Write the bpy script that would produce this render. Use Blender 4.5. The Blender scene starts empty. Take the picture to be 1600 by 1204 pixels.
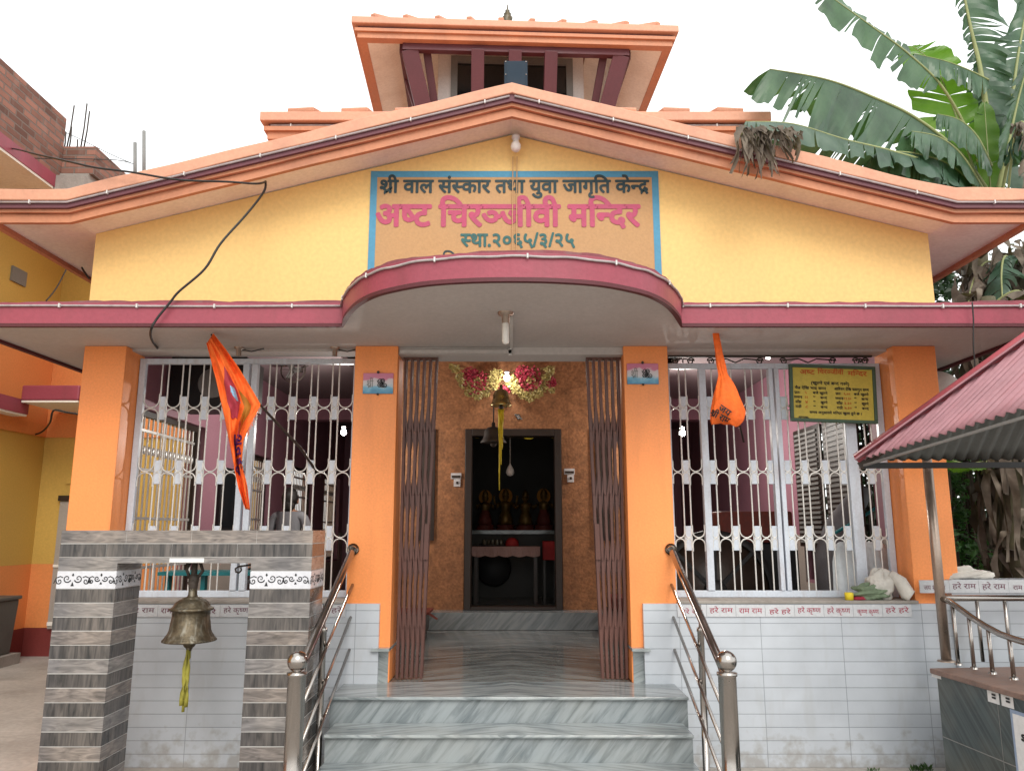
import bpy, bmesh, math, random
from mathutils import Vector, Matrix
random.seed(7)
R = math.radians
C = bpy.context.scene.collection
SC = bpy.context.scene
# ------------------------------------------------------------------ camera
H, TH, F = 1.68, R(10.5), 1210.0
CT, ST = math.cos(TH), math.sin(TH)
cam = bpy.data.cameras.new('camera'); co = bpy.data.objects.new('camera', cam); C.objects.link(co)
co.location = (0, 0, H); co.rotation_euler = (R(90) + TH, 0, 0)
cam.sensor_width = 36; cam.lens = 36 * F / 1600; cam.clip_start = .05; cam.clip_end = 2000
SC.camera = co
# ------------------------------------------------------------------ world, sun, exposure
SUN_EL, SUN_AZ = R(43), R(168)          # sun behind the photographer's right shoulder, thin overcast
w = bpy.data.worlds.new('World'); SC.world = w; w.use_nodes = True
nt = w.node_tree; bg = nt.nodes['Background']
sky = nt.nodes.new('ShaderNodeTexSky'); sky.sky_type = 'NISHITA'; sky.sun_disc = False
sky.sun_elevation = SUN_EL; sky.sun_rotation = SUN_AZ; sky.air_density = 1.0; sky.dust_density = 6; sky.ozone_density = 1
mx = nt.nodes.new('ShaderNodeMix'); mx.data_type = 'RGBA'; mx.inputs[0].default_value = .88
nt.links.new(sky.outputs[0], mx.inputs[6]); mx.inputs[7].default_value = (11.4, 11.6, 11.5, 1)   # cloud cover
nt.links.new(mx.outputs[2], bg.inputs[0]); bg.inputs[1].default_value = .115
sl = bpy.data.lights.new('sun', 'SUN'); sl.energy = 1.25; sl.angle = R(30); sl.color = (1, .96, .9)
so = bpy.data.objects.new('sun', sl); C.objects.link(so)
sd = Vector((.22, -1.0, .95)).normalized()
so.rotation_euler = sd.to_track_quat('Z', 'Y').to_euler(); so.location = (-4, -8, 14)
SC.view_settings.view_transform = 'Standard'; SC.view_settings.look = 'None'
SC.view_settings.exposure = .45; SC.view_settings.gamma = 1; SC.view_settings.use_curve_mapping = False
try:
    SC.cycles.caustics_reflective = False; SC.cycles.caustics_refractive = False; SC.cycles.max_bounces = 8; SC.cycles.diffuse_bounces = 5; SC.cycles.transparent_max_bounces = 12
    SC.cycles.sample_clamp_indirect = 4; SC.cycles.use_denoising = True
except Exception: pass

# ------------------------------------------------------------------ points of the place, measured from the photograph
def ray(px, py):
    dx = (px - 800) / F; dv = (602 - py) / F
    return dx, CT - dv * ST, ST + dv * CT
def PY(px, py, Y):
    a, b, c = ray(px, py); k = Y / b; return Vector((a * k, Y, H + c * k))
def PZ(px, py, z):
    a, b, c = ray(px, py); k = (z - H) / c; return Vector((a * k, b * k, z))

# ------------------------------------------------------------------ materials
def N(t, typ, **kw):
    n = t.nodes.new(typ)
    for k, v in kw.items(): setattr(n, k, v)
    return n
def newmat(name):
    m = bpy.data.materials.new(name); m.use_nodes = True
    return m, m.node_tree, m.node_tree.nodes['Principled BSDF']
def pos_noise(t, scale, detail=4, sx=1, sy=1, sz=1, dist=0):
    g = N(t, 'ShaderNodeNewGeometry'); mp = N(t, 'ShaderNodeMapping'); mp.inputs[3].default_value = (sx, sy, sz)
    t.links.new(g.outputs[0], mp.inputs[0]); n = N(t, 'ShaderNodeTexNoise')
    n.inputs['Scale'].default_value = scale; n.inputs['Detail'].default_value = detail; n.inputs['Distortion'].default_value = dist
    t.links.new(mp.outputs[0], n.inputs['Vector']); return n
def ramp(t, src, stops):
    r = N(t, 'ShaderNodeValToRGB'); e = r.color_ramp.elements
    while len(e) < len(stops): e.new(.5)
    for i, (p, c) in enumerate(stops):
        e[i].position = p; e[i].color = c if len(c) == 4 else (*c, 1)
    t.links.new(src, r.inputs[0]); return r
def mixc(t, fac, a, b, mode='MIX'):
    m = N(t, 'ShaderNodeMix', data_type='RGBA', blend_type=mode)
    for s, i in ((fac, 0), (a, 6), (b, 7)):
        if isinstance(s, (int, float)): m.inputs[i].default_value = s
        elif isinstance(s, tuple): m.inputs[i].default_value = (*s, 1) if len(s) == 3 else s
        else: t.links.new(s, m.inputs[i])
    return m.outputs[2]
def paint(name, col, rough=.55, var=.12, vs=2.2, bump=.12, bs=45, metal=0, stain=None, spec=.4, fine=.06):
    m, t, b = newmat(name)
    n1 = pos_noise(t, vs, 5); n2 = pos_noise(t, bs, 3)
    c = mixc(t, 1.0, col, ramp(t, n1.outputs[0], [(.25, (1 - var,) * 3), (.75, (1 + var * .6,) * 3)]).outputs[0], 'MULTIPLY')
    c = mixc(t, 1.0, c, ramp(t, n2.outputs[0], [(.3, (1 - fine,) * 3), (.7, (1 + fine,) * 3)]).outputs[0], 'MULTIPLY')
    if stain:
        sc, amt, sz = stain
        n3 = pos_noise(t, sz, 6, 1, 1, .18, .4)
        f = ramp(t, n3.outputs[0], [(.5, (0, 0, 0)), (.78, (amt, amt, amt))])
        c = mixc(t, f.outputs[0], c, sc)
    t.links.new(c, b.inputs['Base Color'])
    rr = ramp(t, n1.outputs[0], [(.3, (max(0, rough - .08),) * 3), (.7, (min(1, rough + .1),) * 3)])
    t.links.new(rr.outputs[0], b.inputs['Roughness'])
    b.inputs['Metallic'].default_value = metal; b.inputs['Specular IOR Level'].default_value = spec
    if bump:
        bp = N(t, 'ShaderNodeBump'); bp.inputs['Strength'].default_value = bump; bp.inputs['Distance'].default_value = .01
        t.links.new(n2.outputs[0], bp.inputs['Height']); t.links.new(bp.outputs[0], b.inputs['Normal'])
    return m
def emit(name, col, s):
    m, t, b = newmat(name); b.inputs['Base Color'].default_value = (*col, 1)
    b.inputs['Emission Color'].default_value = (*col, 1); b.inputs['Emission Strength'].default_value = s; return m
def leafmat(name, c1, c2, c3, vs=3, trans=.35, rough=.4):
    m, t, b = newmat(name)
    n = pos_noise(t, vs, 5)
    r = ramp(t, n.outputs[0], [(.3, c1), (.5, c2), (.72, c3)])
    t.links.new(r.outputs[0], b.inputs['Base Color']); b.inputs['Roughness'].default_value = rough
    tr = N(t, 'ShaderNodeBsdfTranslucent'); t.links.new(mixc(t, 1, r.outputs[0], (1.6, 1.9, .7), 'MULTIPLY'), tr.inputs[0])
    ms = N(t, 'ShaderNodeMixShader'); ms.inputs[0].default_value = trans
    t.links.new(b.outputs[0], ms.inputs[1]); t.links.new(tr.outputs[0], ms.inputs[2])
    t.links.new(ms.outputs[0], t.nodes['Material Output'].inputs[0]); return m
def tilemat(name, col, mortar, bw, rh, ms=.004, rough=.18, swap=False, var=.05, bump=.5, off=0.0):
    m, t, b = newmat(name)
    g = N(t, 'ShaderNodeNewGeometry'); sp = N(t, 'ShaderNodeSeparateXYZ'); t.links.new(g.outputs[0], sp.inputs[0])
    ad = N(t, 'ShaderNodeMath', operation='ADD'); t.links.new(sp.outputs[0], ad.inputs[0]); t.links.new(sp.outputs[1], ad.inputs[1])
    cb = N(t, 'ShaderNodeCombineXYZ'); t.links.new(ad.outputs[0], cb.inputs[0]); t.links.new(sp.outputs[2], cb.inputs[1])
    br = N(t, 'ShaderNodeTexBrick'); br.offset = off; br.squash = 1
    br.inputs['Scale'].default_value = 1; br.inputs['Brick Width'].default_value = bw; br.inputs['Row Height'].default_value = rh
    br.inputs['Mortar Size'].default_value = ms; br.inputs['Mortar Smooth'].default_value = .3
    br.inputs['Color1'].default_value = (*col, 1); br.inputs['Color2'].default_value = (*[c * (1 - var) for c in col], 1)
    br.inputs['Mortar'].default_value = (*mortar, 1)
    t.links.new(cb.outputs[0], br.inputs['Vector'])
    n = pos_noise(t, 3, 5); n3 = pos_noise(t, 9, 6, 1, 1, .25, .5)
    c = mixc(t, 1, br.outputs[0], ramp(t, n.outputs[0], [(.3, (.88,) * 3), (.7, (1.05,) * 3)]).outputs[0], 'MULTIPLY')
    c = mixc(t, ramp(t, n3.outputs[0], [(.55, (0,) * 3), (.8, (.3,) * 3)]).outputs[0], c, (.35, .33, .3))
    n4 = pos_noise(t, 14, 6); sub_ = N(t, 'ShaderNodeMath', operation='MULTIPLY_ADD'); t.links.new(sp.outputs[2], sub_.inputs[0]); sub_.inputs[1].default_value = -1.1; t.links.new(n4.outputs[0], sub_.inputs[2])
    c = mixc(t, ramp(t, sub_.outputs[0], [(.30, (0,) * 3), (.56, (.55,) * 3)]).outputs[0], c, (.27, .24, .2))     # splashed mud at the foot
    t.links.new(c, b.inputs['Base Color']); b.inputs['Roughness'].default_value = rough
    bp = N(t, 'ShaderNodeBump'); bp.inputs['Strength'].default_value = bump; bp.inputs['Distance'].default_value = .006; bp.invert = True
    t.links.new(br.outputs['Fac'], bp.inputs['Height']); t.links.new(bp.outputs[0], b.inputs['Normal'])
    return m
def marble(name, base, dark, ang, rough=.16, mirror=True, freq=5.0, rust=.0):
    m, t, b = newmat(name)
    g = N(t, 'ShaderNodeNewGeometry'); sp = N(t, 'ShaderNodeSeparateXYZ'); t.links.new(g.outputs[0], sp.inputs[0])
    x = sp.outputs[0]
    if mirror:
        ab = N(t, 'ShaderNodeMath', operation='PINGPONG'); ab.inputs[1].default_value = 1.21
        aa = N(t, 'ShaderNodeMath', operation='ABSOLUTE'); t.links.new(x, aa.inputs[0]); t.links.new(aa.outputs[0], ab.inputs[0]); x = ab.outputs[0]
    yz = N(t, 'ShaderNodeMath', operation='SUBTRACT'); t.links.new(sp.outputs[2], yz.inputs[0]); t.links.new(sp.outputs[1], yz.inputs[1])
    cb = N(t, 'ShaderNodeCombineXYZ'); t.links.new(x, cb.inputs[0]); t.links.new(yz.outputs[0], cb.inputs[1])
    mp = N(t, 'ShaderNodeMapping'); mp.inputs[2].default_value = (0, 0, ang); mp.inputs[3].default_value = (.55, 4.5, 1)
    vr = N(t, 'ShaderNodeMapping'); vr.inputs[2].default_value = (0, 0, ang)
    t.links.new(cb.outputs[0], vr.inputs[0]); mp.inputs[2].default_value = (0, 0, 0); t.links.new(vr.outputs[0], mp.inputs[0])
    n = N(t, 'ShaderNodeTexNoise'); n.inputs['Scale'].default_value = freq; n.inputs['Detail'].default_value = 7; n.inputs['Roughness'].default_value = .62; n.inputs['Distortion'].default_value = .5
    t.links.new(mp.outputs[0], n.inputs['Vector'])
    mid = tuple((a + d) / 2 for a, d in zip(base, dark))
    r = ramp(t, n.outputs[0], [(.34, dark), (.46, mid), (.55, base), (.68, tuple(min(1, q * 1.12) for q in base))])
    c = r.outputs[0]
    nz = pos_noise(t, 2.4, 5)
    c = mixc(t, ramp(t, nz.outputs[0], [(.45, (0,) * 3), (.75, (.22,) * 3)]).outputs[0], c, (.33, .3, .24))
    t.links.new(c, b.inputs['Base Color']); b.inputs['Roughness'].default_value = rough
    return m
def planktile(name, a, bcol, vertical):
    m, t, b = newmat(name)
    g = N(t, 'ShaderNodeNewGeometry'); sp = N(t, 'ShaderNodeSeparateXYZ'); t.links.new(g.outputs[0], sp.inputs[0])
    ad = N(t, 'ShaderNodeMath', operation='ADD'); t.links.new(sp.outputs[0], ad.inputs[0]); t.links.new(sp.outputs[1], ad.inputs[1])
    cb = N(t, 'ShaderNodeCombineXYZ'); t.links.new(ad.outputs[0], cb.inputs[0]); t.links.new(sp.outputs[2], cb.inputs[1])
    mp = N(t, 'ShaderNodeMapping'); mp.inputs[3].default_value = (26, 3, 1) if vertical else (4.5, 22, 1)
    t.links.new(cb.outputs[0], mp.inputs[0])
    n = N(t, 'ShaderNodeTexNoise'); n.inputs['Scale'].default_value = 1.3; n.inputs['Detail'].default_value = 6; n.inputs['Distortion'].default_value = 1.0 if vertical else 1.8
    t.links.new(mp.outputs[0], n.inputs['Vector'])
    r = ramp(t, n.outputs[0], [(.28, a), (.5, tuple((p + q) / 2 for p, q in zip(a, bcol))), (.7, bcol)])
    n2 = pos_noise(t, 4, 3, 1, 1, .3)
    c = mixc(t, 1, r.outputs[0], ramp(t, n2.outputs[0], [(.35, (.75, .75, .78)), (.65, (1.15, 1.1, 1.05))]).outputs[0], 'MULTIPLY')
    t.links.new(c, b.inputs['Base Color']); b.inputs['Roughness'].default_value = .2
    return m

M = {}
M['yellow'] = paint('yellow wall paint', (.82, .56, .21), .6, .04, .8, .08, 30, stain=((.6, .42, .18), .14, 1.6))
M['orange'] = paint('orange pillar paint', (.92, .315, .095), .42, .06, 1.5, .08, 60, stain=((.45, .16, .06), .28, 5))
M['roof'] = paint('terracotta roof paint', (.57, .245, .135), .6, .16, 2.5, .25, 30, stain=((.32, .13, .08), .5, 3))
M['rooftop'] = paint('pale roof coping paint', (.67, .335, .22), .6, .12, 2.5, .2, 35, stain=((.4, .2, .14), .5, 3))
M['recess'] = paint('maroon brown recess paint', (.15, .055, .07), .6, .15)
M['maroon'] = paint('maroon trim paint', (.32, .062, .09), .45, .12, 2, .12, 40, stain=((.16, .05, .055), .55, 3.2))
M['maroon_worn'] = paint('weathered maroon cement', (.24, .07, .085), .8, .3, 6, .4, 30, stain=((.22, .15, .14), .7, 8))
M['maroon_dark'] = paint('dark maroon drip edge', (.10, .022, .028), .6, .15)
M['strut'] = paint('maroon strut paint', (.11, .03, .037), .5, .15)
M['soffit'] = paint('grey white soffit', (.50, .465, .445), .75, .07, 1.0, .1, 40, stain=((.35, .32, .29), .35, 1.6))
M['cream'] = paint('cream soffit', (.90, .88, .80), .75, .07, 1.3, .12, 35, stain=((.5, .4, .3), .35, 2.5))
M['white'] = paint('white wall paint', (.8, .78, .76), .7, .06)
M['whitetile'] = tilemat('white ledger wall tile', (.53, .565, .61), (.30, .325, .36), .60, .0905, .0026, .22)
M['greytile'] = paint('plain off white tile', (.55, .56, .58), .25, .05, 3, 0)
M['marble'] = marble('grey streaked marble riser', (.27, .30, .31), (.135, .16, .17), R(-50), .18, False, 4.2)
M['marbletop'] = marble('polished marble tread', (.33, .365, .37), (.13, .155, .165), R(-20), .12, True, 3.6)
M['marblefloor'] = marble('dark polished floor marble', (.22, .235, .23), (.065, .07, .07), R(-25), .14, True, 3.0)
M['mauve'] = paint('mauve inner wall paint', (.38, .185, .235), .5, .08, 1.5)
M['dado'] = paint('grey beige dado', (.46, .40, .35), .5, .1, 2)
M['ceil'] = paint('inner ceiling', (.22, .165, .17), .7, .08)
M['grilles'] = paint('pale blue grey grille enamel', (.56, .61, .68), .35, .08, 6, .05, 60, stain=((.3, .2, .15), .35, 20))
M['rod'] = paint('silver rods', (.66, .65, .62), .35, .1, 8, 0, metal=.35)
M['steel'] = paint('stainless steel', (.40, .37, .345), .2, .1, 4, .02, 120, metal=1.0)
M['steel_worn'] = paint('weathered steel post', (.42, .33, .27), .35, .25, 6, .1, 60, metal=.75)
M['gate'] = paint('brown collapsible gate paint', (.12, .052, .04), .42, .2, 5, .1, 70, stain=((.10, .05, .045), .5, 12))
M['black'] = paint('dull black', (.012, .012, .013), .5, .1)
M['darkwood'] = paint('dark stained wood', (.035, .022, .016), .4, .25, 5)
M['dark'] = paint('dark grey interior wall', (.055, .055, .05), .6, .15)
M['glassdark'] = paint('dark window glass', (.015, .018, .02), .08, .1, 3, 0, spec=.8)
M['blueglass'] = paint('blue black lamp glass', (.008, .022, .04), .45, .1, 3, 0, spec=.2)
M['greyframe'] = paint('grey window frame', (.22, .22, .21), .5, .1)
M['cable'] = paint('black cable sheath', (.018, .017, .016), .5, .1)
M['conduit'] = paint('pale strip light conduit', (.40, .35, .35), .3, .2, 14)
M['plastic'] = paint('white plastic', (.62, .61, .59), .35, .05)
M['brass'] = paint('aged bell brass', (.115, .092, .06), .5, .4, 10, .35, 40, metal=.7, stain=((.36, .35, .30), .75, 26), fine=.2)
M['brassbright'] = paint('bright bell brass', (.45, .36, .16), .25, .2, 10, .1, metal=.9)
M['iron'] = paint('rusty iron', (.05, .038, .03), .6, .3, 10, .2)
M['ribbon'] = paint('olive yellow ribbon', (.30, .27, .04), .7, .35, 14)
M['ribbonyellow'] = paint('yellow ribbon', (.75, .58, .03), .6, .2, 14)
M['flag'] = paint('saffron flag cloth', (.90, .155, .022), .8, .18, 7, .55, 36, fine=.1)
M['flagmaroon'] = paint('flag print maroon', (.36, .03, .05), .75, .2, 12)
M['flagblue'] = paint('flag print blue', (.22, .42, .60), .75, .2, 12)
M['flaggold'] = paint('flag print ochre', (.42, .18, .02), .75, .3, 20)
M['ink'] = paint('black ink', (.015, .016, .018), .6, .1, 6, 0)
M['purple'] = paint('purple ink', (.10, .02, .16), .6, .1, 6, 0)
M['tealtext'] = paint('dark teal letter paint', (.022, .05, .058), .6, .15, 6, 0)
M['greentext'] = paint('sea green letter paint', (.035, .13, .125), .6, .15, 6, 0)
M['pinktext'] = paint('rose letter paint', (.46, .075, .15), .6, .12, 6, 0)
M['redtext'] = paint('dark red letter glaze', (.35, .015, .05), .5, .15, 6, 0)
M['browntext'] = paint('maroon brown letter glaze', (.14, .03, .06), .5, .15, 6, 0)
M['orangetext'] = paint('orange letter paint', (.55, .13, .02), .6, .15, 6, 0)
M['signbg'] = paint('apricot sign paint', (.49, .29, .13), .6, .07, 2, .08, 60)
M['signblue'] = paint('blue sign border paint', (.075, .29, .45), .55, .1, 3)
M['boardyellow'] = paint('yellow notice board paint', (.58, .46, .07), .5, .12, 6)
M['boardgreen'] = paint('green notice frame paint', (.06, .11, .07), .5, .2, 8)
M['wallpaper'] = paint('brown orange textured wall', (.38, .165, .07), .6, .3, 9, .6, 38, fine=.28)
M['plankA'] = planktile('light wood look tile', (.10, .09, .083), (.31, .275, .25), False)
M['plankB'] = planktile('dark wood look tile', (.03, .031, .032), (.15, .137, .128), True)
M['plankC'] = planktile('pale grain wood look tile', (.125, .12, .117), (.30, .285, .275), False)
M['grout'] = paint('white grout', (.50, .49, .47), .7, .1)
M['bordertile'] = paint('white border tile', (.62, .63, .67), .2, .04, 3, 0)
M['brick'] = tilemat('raw red brick', (.34, .16, .115), (.19, .14, .115), .25, .085, .012, .9, var=.6, bump=1.0, off=.5)
M['cement'] = paint('rough cement', (.33, .30, .27), .85, .25, 3, .5, 25, stain=((.14, .12, .1), .5, 5))
M['ground'] = paint('dusty concrete paving', (.42, .39, .355), .85, .22, 1.6, .4, 22, stain=((.22, .20, .175), .65, 1.7), fine=.12)
M['nyellow'] = paint('ochre neighbour paint', (.64, .42, .10), .6, .1, 1)
M['norange'] = paint('orange neighbour paint', (.80, .30, .095), .6, .08, 1)
M['nmaroon'] = paint('dark red skirting paint', (.20, .035, .03), .6, .15, 1)
M['doorgrey'] = paint('grey steel door paint', (.40, .37, .33), .45, .06, 2)
M['tank'] = paint('grey ribbed tank', (.10, .10, .09), .45, .2, 4)
M['pinkroof'] = paint('faded pink roofing sheet', (.40, .21, .235), .42, .14, 2.5, .06, 30, stain=((.36, .12, .14), .4, 4))
M['redcap'] = paint('red ridge cap', (.44, .10, .12), .42, .15, 4)
M['underroof'] = paint('grey underside of roofing sheet', (.13, .14, .135), .5, .2, 5)
M['granite'] = paint('brown stone coping', (.23, .15, .12), .5, .3, 12, .3, 50)
M['darkmarble'] = marble('green black marble cladding', (.055, .075, .075), (.022, .032, .032), R(60), .22, False, 9)
M['paper'] = paint('white paper', (.75, .76, .76), .6, .05)
M['blueborder'] = paint('grey blue poster border', (.28, .36, .5), .5, .1)
M['plaquepink'] = paint('pink plaque print', (.75, .25, .35), .4, .25, 18)
M['plaqueblue'] = paint('blue plaque print', (.12, .42, .62), .4, .25, 18)
def printed():
    m, t, b = newmat('plaque print'); tc = N(t, 'ShaderNodeTexCoord'); sp = N(t, 'ShaderNodeSeparateXYZ'); t.links.new(tc.outputs['Generated'], sp.inputs[0])
    n = pos_noise(t, 22, 4); ad = N(t, 'ShaderNodeMath', operation='MULTIPLY_ADD'); t.links.new(n.outputs[0], ad.inputs[0]); ad.inputs[1].default_value = .5; t.links.new(sp.outputs[2], ad.inputs[2])
    rr = ramp(t, ad.outputs[0], [(.32, (.06, .25, .42)), (.52, (.16, .40, .55)), (.66, (.55, .55, .57)), (.92, (.60, .50, .53)), (1.0, (.55, .16, .26))])
    t.links.new(rr.outputs[0], b.inputs['Base Color']); b.inputs['Roughness'].default_value = .3; return m
M['plaqueprint'] = printed()
M['plaquewhite'] = paint('pale plaque print', (.72, .70, .70), .4, .15, 18)
M['sackwhite'] = paint('dirty white sack', (.60, .57, .52), .8, .2, 7, .5, 30)
M['sackgreen'] = paint('green net bag', (.18, .24, .15), .7, .4, 12, .6, 60)
M['clothblue'] = paint('pale blue grey cloth', (.72, .76, .78), .8, .1, 4, .3, 30)
M['clothgrey'] = paint('grey shirt cloth', (.20, .20, .215), .85, .12, 6, .2, 120)
M['trouser'] = paint('dark trouser cloth', (.03, .03, .04), .85, .1)
M['skin'] = paint('brown skin', (.28, .13, .075), .5, .08)
M['hair'] = paint('black hair', (.012, .010, .009), .45, .3, 60, .5, 160)
M['red'] = paint('red cloth', (.45, .03, .03), .7, .15, 5)
M['redflower'] = paint('red paper flowers', (.40, .03, .06), .6, .4, 25)
M['goldflower'] = paint('pale gold tinsel', (.46, .37, .13), .4, .4, 25)
M['tablecloth'] = paint('dusty pink table cloth', (.45, .28, .25), .8, .15, 6)
M['teal'] = paint('teal painted metal', (.02, .22, .24), .5, .1)
M['gold'] = paint('gilded idol', (.21, .125, .035), .35, .35, 30, .3, 80, metal=.5)
M['idolred'] = paint('red idol cloth', (.16, .03, .02), .6, .3, 30)
M['bulb'] = emit('glowing bulb', (1, .97, .92), 22)
M['bulboff'] = paint('frosted bulb glass', (.80, .77, .72), .2, .03)
M['leafA'] = leafmat('banana leaf green', (.03, .068, .036), (.055, .115, .062), (.09, .165, .095), 3, .26, .34)
M['leafB'] = leafmat('young banana leaf', (.07, .15, .025), (.10, .20, .03), (.14, .24, .045), 3, .42, .4)
M['leafC'] = leafmat('dark banana leaf', (.026, .06, .036), (.045, .095, .058), (.075, .13, .085), 4, .22, .4)
M['leafdry'] = leafmat('dried banana leaf', (.06, .045, .032), (.13, .10, .075), (.24, .20, .155), 6, .1, .8)
M['midrib'] = paint('pale leaf rib', (.30, .33, .14), .5, .2)
M['pseudo'] = paint('banana stem sheath', (.11, .095, .05), .6, .5, 5, .5, 20, stain=((.035, .025, .018), .8, 5))
M['bush1'] = leafmat('bush leaf', (.03, .08, .03), (.06, .15, .05), (.14, .26, .09), 5, .3, .35)
M['bush2'] = leafmat('far bush leaf', (.012, .03, .014), (.022, .05, .022), (.045, .09, .035), 2, .2, .5)
M['bark'] = paint('brown bark', (.07, .05, .035), .85, .3, 8, .6, 20)
M['weed'] = leafmat('weed leaf', (.03, .07, .02), (.05, .10, .03), (.08, .14, .04), 8, .3, .5)

# ------------------------------------------------------------------ mesh helpers
ORG = {}
class MB:
    def __init__(s): s.v = []; s.f = []; s.mi = []; s.sm = []; s.cur = 0; s.smooth = False
    def add(s, vs, fs):
        o = len(s.v); s.v += [Vector(p) for p in vs]
        for f in fs: s.f.append([i + o for i in f]); s.mi.append(s.cur); s.sm.append(s.smooth)
        return s
    def box(s, x0, x1, y0, y1, z0, z1):
        v = [(x, y, z) for z in (z0, z1) for y in (y0, y1) for x in (x0, x1)]
        return s.add(v, [(0, 2, 3, 1), (4, 5, 7, 6), (0, 1, 5, 4), (2, 6, 7, 3), (0, 4, 6, 2), (1, 3, 7, 5)])
    def obox(s, c, sx, sy, sz, rot):
        v = [rot @ Vector((x * sx / 2, y * sy / 2, z * sz / 2)) + Vector(c) for z in (-1, 1) for y in (-1, 1) for x in (-1, 1)]
        return s.add(v, [(0, 2, 3, 1), (4, 5, 7, 6), (0, 1, 5, 4), (2, 6, 7, 3), (0, 4, 6, 2), (1, 3, 7, 5)])
    def beam(s, a, b, w, h, up=(0, 0, 1)):
        a = Vector(a); b = Vector(b); d = (b - a); L = d.length; d.normalize()
        u = d.cross(Vector(up)); u = u.normalized() if u.length > 1e-4 else Vector((1, 0, 0)); v = u.cross(d)
        rot = Matrix((u, d, v)).transposed()
        return s.obox((a + b) / 2, w, L, h, rot)
    def tube(s, pts, r, n=10, cap=True):
        pts = [Vector(p) for p in pts]; rs = r if isinstance(r, (list, tuple)) else [r] * len(pts)
        o = len(s.v); prev = None; fs = []
        vs = []
        for i, p in enumerate(pts):
            d = (pts[min(i + 1, len(pts) - 1)] - pts[max(i - 1, 0)])
            if d.length < 1e-7: d = Vector((0, 0, 1))
            d.normalize()
            if prev is None:
                u = d.cross(Vector((0, 0, 1)))
                if u.length < .1: u = d.cross(Vector((1, 0, 0)))
            else: u = prev - d * prev.dot(d)
            u.normalize(); prev = u; w_ = d.cross(u)
            vs += [p + (u * math.cos(2 * math.pi * k / n) + w_ * math.sin(2 * math.pi * k / n)) * rs[i] for k in range(n)]
        for i in range(len(pts) - 1):
            for k in range(n):
                k2 = (k + 1) % n; fs.append((i * n + k, i * n + k2, (i + 1) * n + k2, (i + 1) * n + k))
        old = s.smooth; s.smooth = True; s.add(vs, fs); s.smooth = False
        if cap:
            e = (len(pts) - 1) * n
            for base in (0, e):
                s.f.append([o + base + k for k in (range(n) if base else reversed(range(n)))]); s.mi.append(s.cur); s.sm.append(False)
        s.smooth = old; return s
    def lathe(s, prof, c, n=24, axis='Z'):
        c = Vector(c); vs = []; fs = []
        for (r, h) in prof:
            for k in range(n):
                a = 2 * math.pi * k / n
                q = Vector((r * math.cos(a), r * math.sin(a), h)) if axis == 'Z' else Vector((r * math.cos(a), h, r * math.sin(a)))
                vs.append(c + q)
        for i in range(len(prof) - 1):
            for k in range(n):
                k2 = (k + 1) % n; fs.append((i * n + k, i * n + k2, (i + 1) * n + k2, (i + 1) * n + k))
        old = s.smooth; s.smooth = True; s.add(vs, fs); s.smooth = old; return s
    def ball(s, c, r, n=16, sq=(1, 1, 1)):
        c = Vector(c); m = n // 2; vs = []; fs = []
        for i in range(m + 1):
            a = math.pi * i / m
            for k in range(n):
                b = 2 * math.pi * k / n
                vs.append(c + Vector((r * sq[0] * math.sin(a) * math.cos(b), r * sq[1] * math.sin(a) * math.sin(b), r * sq[2] * math.cos(a))))
        for i in range(m):
            for k in range(n): k2 = (k + 1) % n; fs.append((i * n + k, (i + 1) * n + k, (i + 1) * n + k2, i * n + k2))
        old = s.smooth; s.smooth = True; s.add(vs, fs); s.smooth = old; return s
    def prism(s, poly, fn, a, b, side=None, capm=None):
        """poly of 2D points; fn(p, t) -> 3D; extruded between t=a and t=b"""
        n = len(poly); vs = [fn(p, a) for p in poly] + [fn(p, b) for p in poly]; c0 = s.cur
        if capm is not None: s.cur = capm[0]
        s.add(vs, [list(range(n))])
        o = len(s.v) - 2 * n
        if capm is not None: s.cur = capm[1]
        s.f.append([o + n + i for i in reversed(range(n))]); s.mi.append(s.cur); s.sm.append(False)
        if side is not None: s.cur = side
        for i in range(n):
            j = (i + 1) % n; s.f.append([o + i, o + n + i, o + n + j, o + j]); s.mi.append(s.cur); s.sm.append(False)
        s.cur = c0; return s
    def ribbon(s, pts, wd, o, u, v, n, off=.003):
        """flat painted stroke in the plane o,u,v"""
        P = [Vector((p[0], p[1])) for p in pts]; vs = []; fs = []
        for i, p in enumerate(P):
            d = P[min(i + 1, len(P) - 1)] - P[max(i - 1, 0)]; d = d.normalized() if d.length > 1e-8 else Vector((1, 0))
            q = Vector((-d.y, d.x)); ww = wd[i] if isinstance(wd, (list, tuple)) else wd
            for sg in (-.5, .5):
                e = p + q * ww * sg; vs.append(o + u * e.x + v * e.y + n * off)
        for i in range(len(P) - 1): fs.append((2 * i, 2 * i + 2, 2 * i + 3, 2 * i + 1))
        return s.add(vs, fs)
    def build(s, name, mats, parent=None, label=None, bevel=0, fixn=True, kind=None):
        me = bpy.data.meshes.new(name); og = ORG.get(parent, Vector((0, 0, 0))) if parent else Vector((0, 0, 0))
        if parent is None and s.v:
            lo = Vector((min(p.x for p in s.v), min(p.y for p in s.v), min(p.z for p in s.v))); hi = Vector((max(p.x for p in s.v), max(p.y for p in s.v), max(p.z for p in s.v)))
            og = Vector(((lo.x + hi.x) / 2, (lo.y + hi.y) / 2, lo.z))
        me.from_pydata([p - og for p in s.v], [], s.f)
        for i, p in enumerate(me.polygons): p.material_index = s.mi[i]; p.use_smooth = s.sm[i]
        if fixn:
            bm = bmesh.new(); bm.from_mesh(me); bmesh.ops.recalc_face_normals(bm, faces=bm.faces); bm.to_mesh(me); bm.free()
        for m in (mats if isinstance(mats, (list, tuple)) else [mats]): me.materials.append(m)
        o = bpy.data.objects.new(name, me); C.objects.link(o)
        if parent: o.parent = parent
        else: o.location = og
        ORG[o] = og
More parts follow.
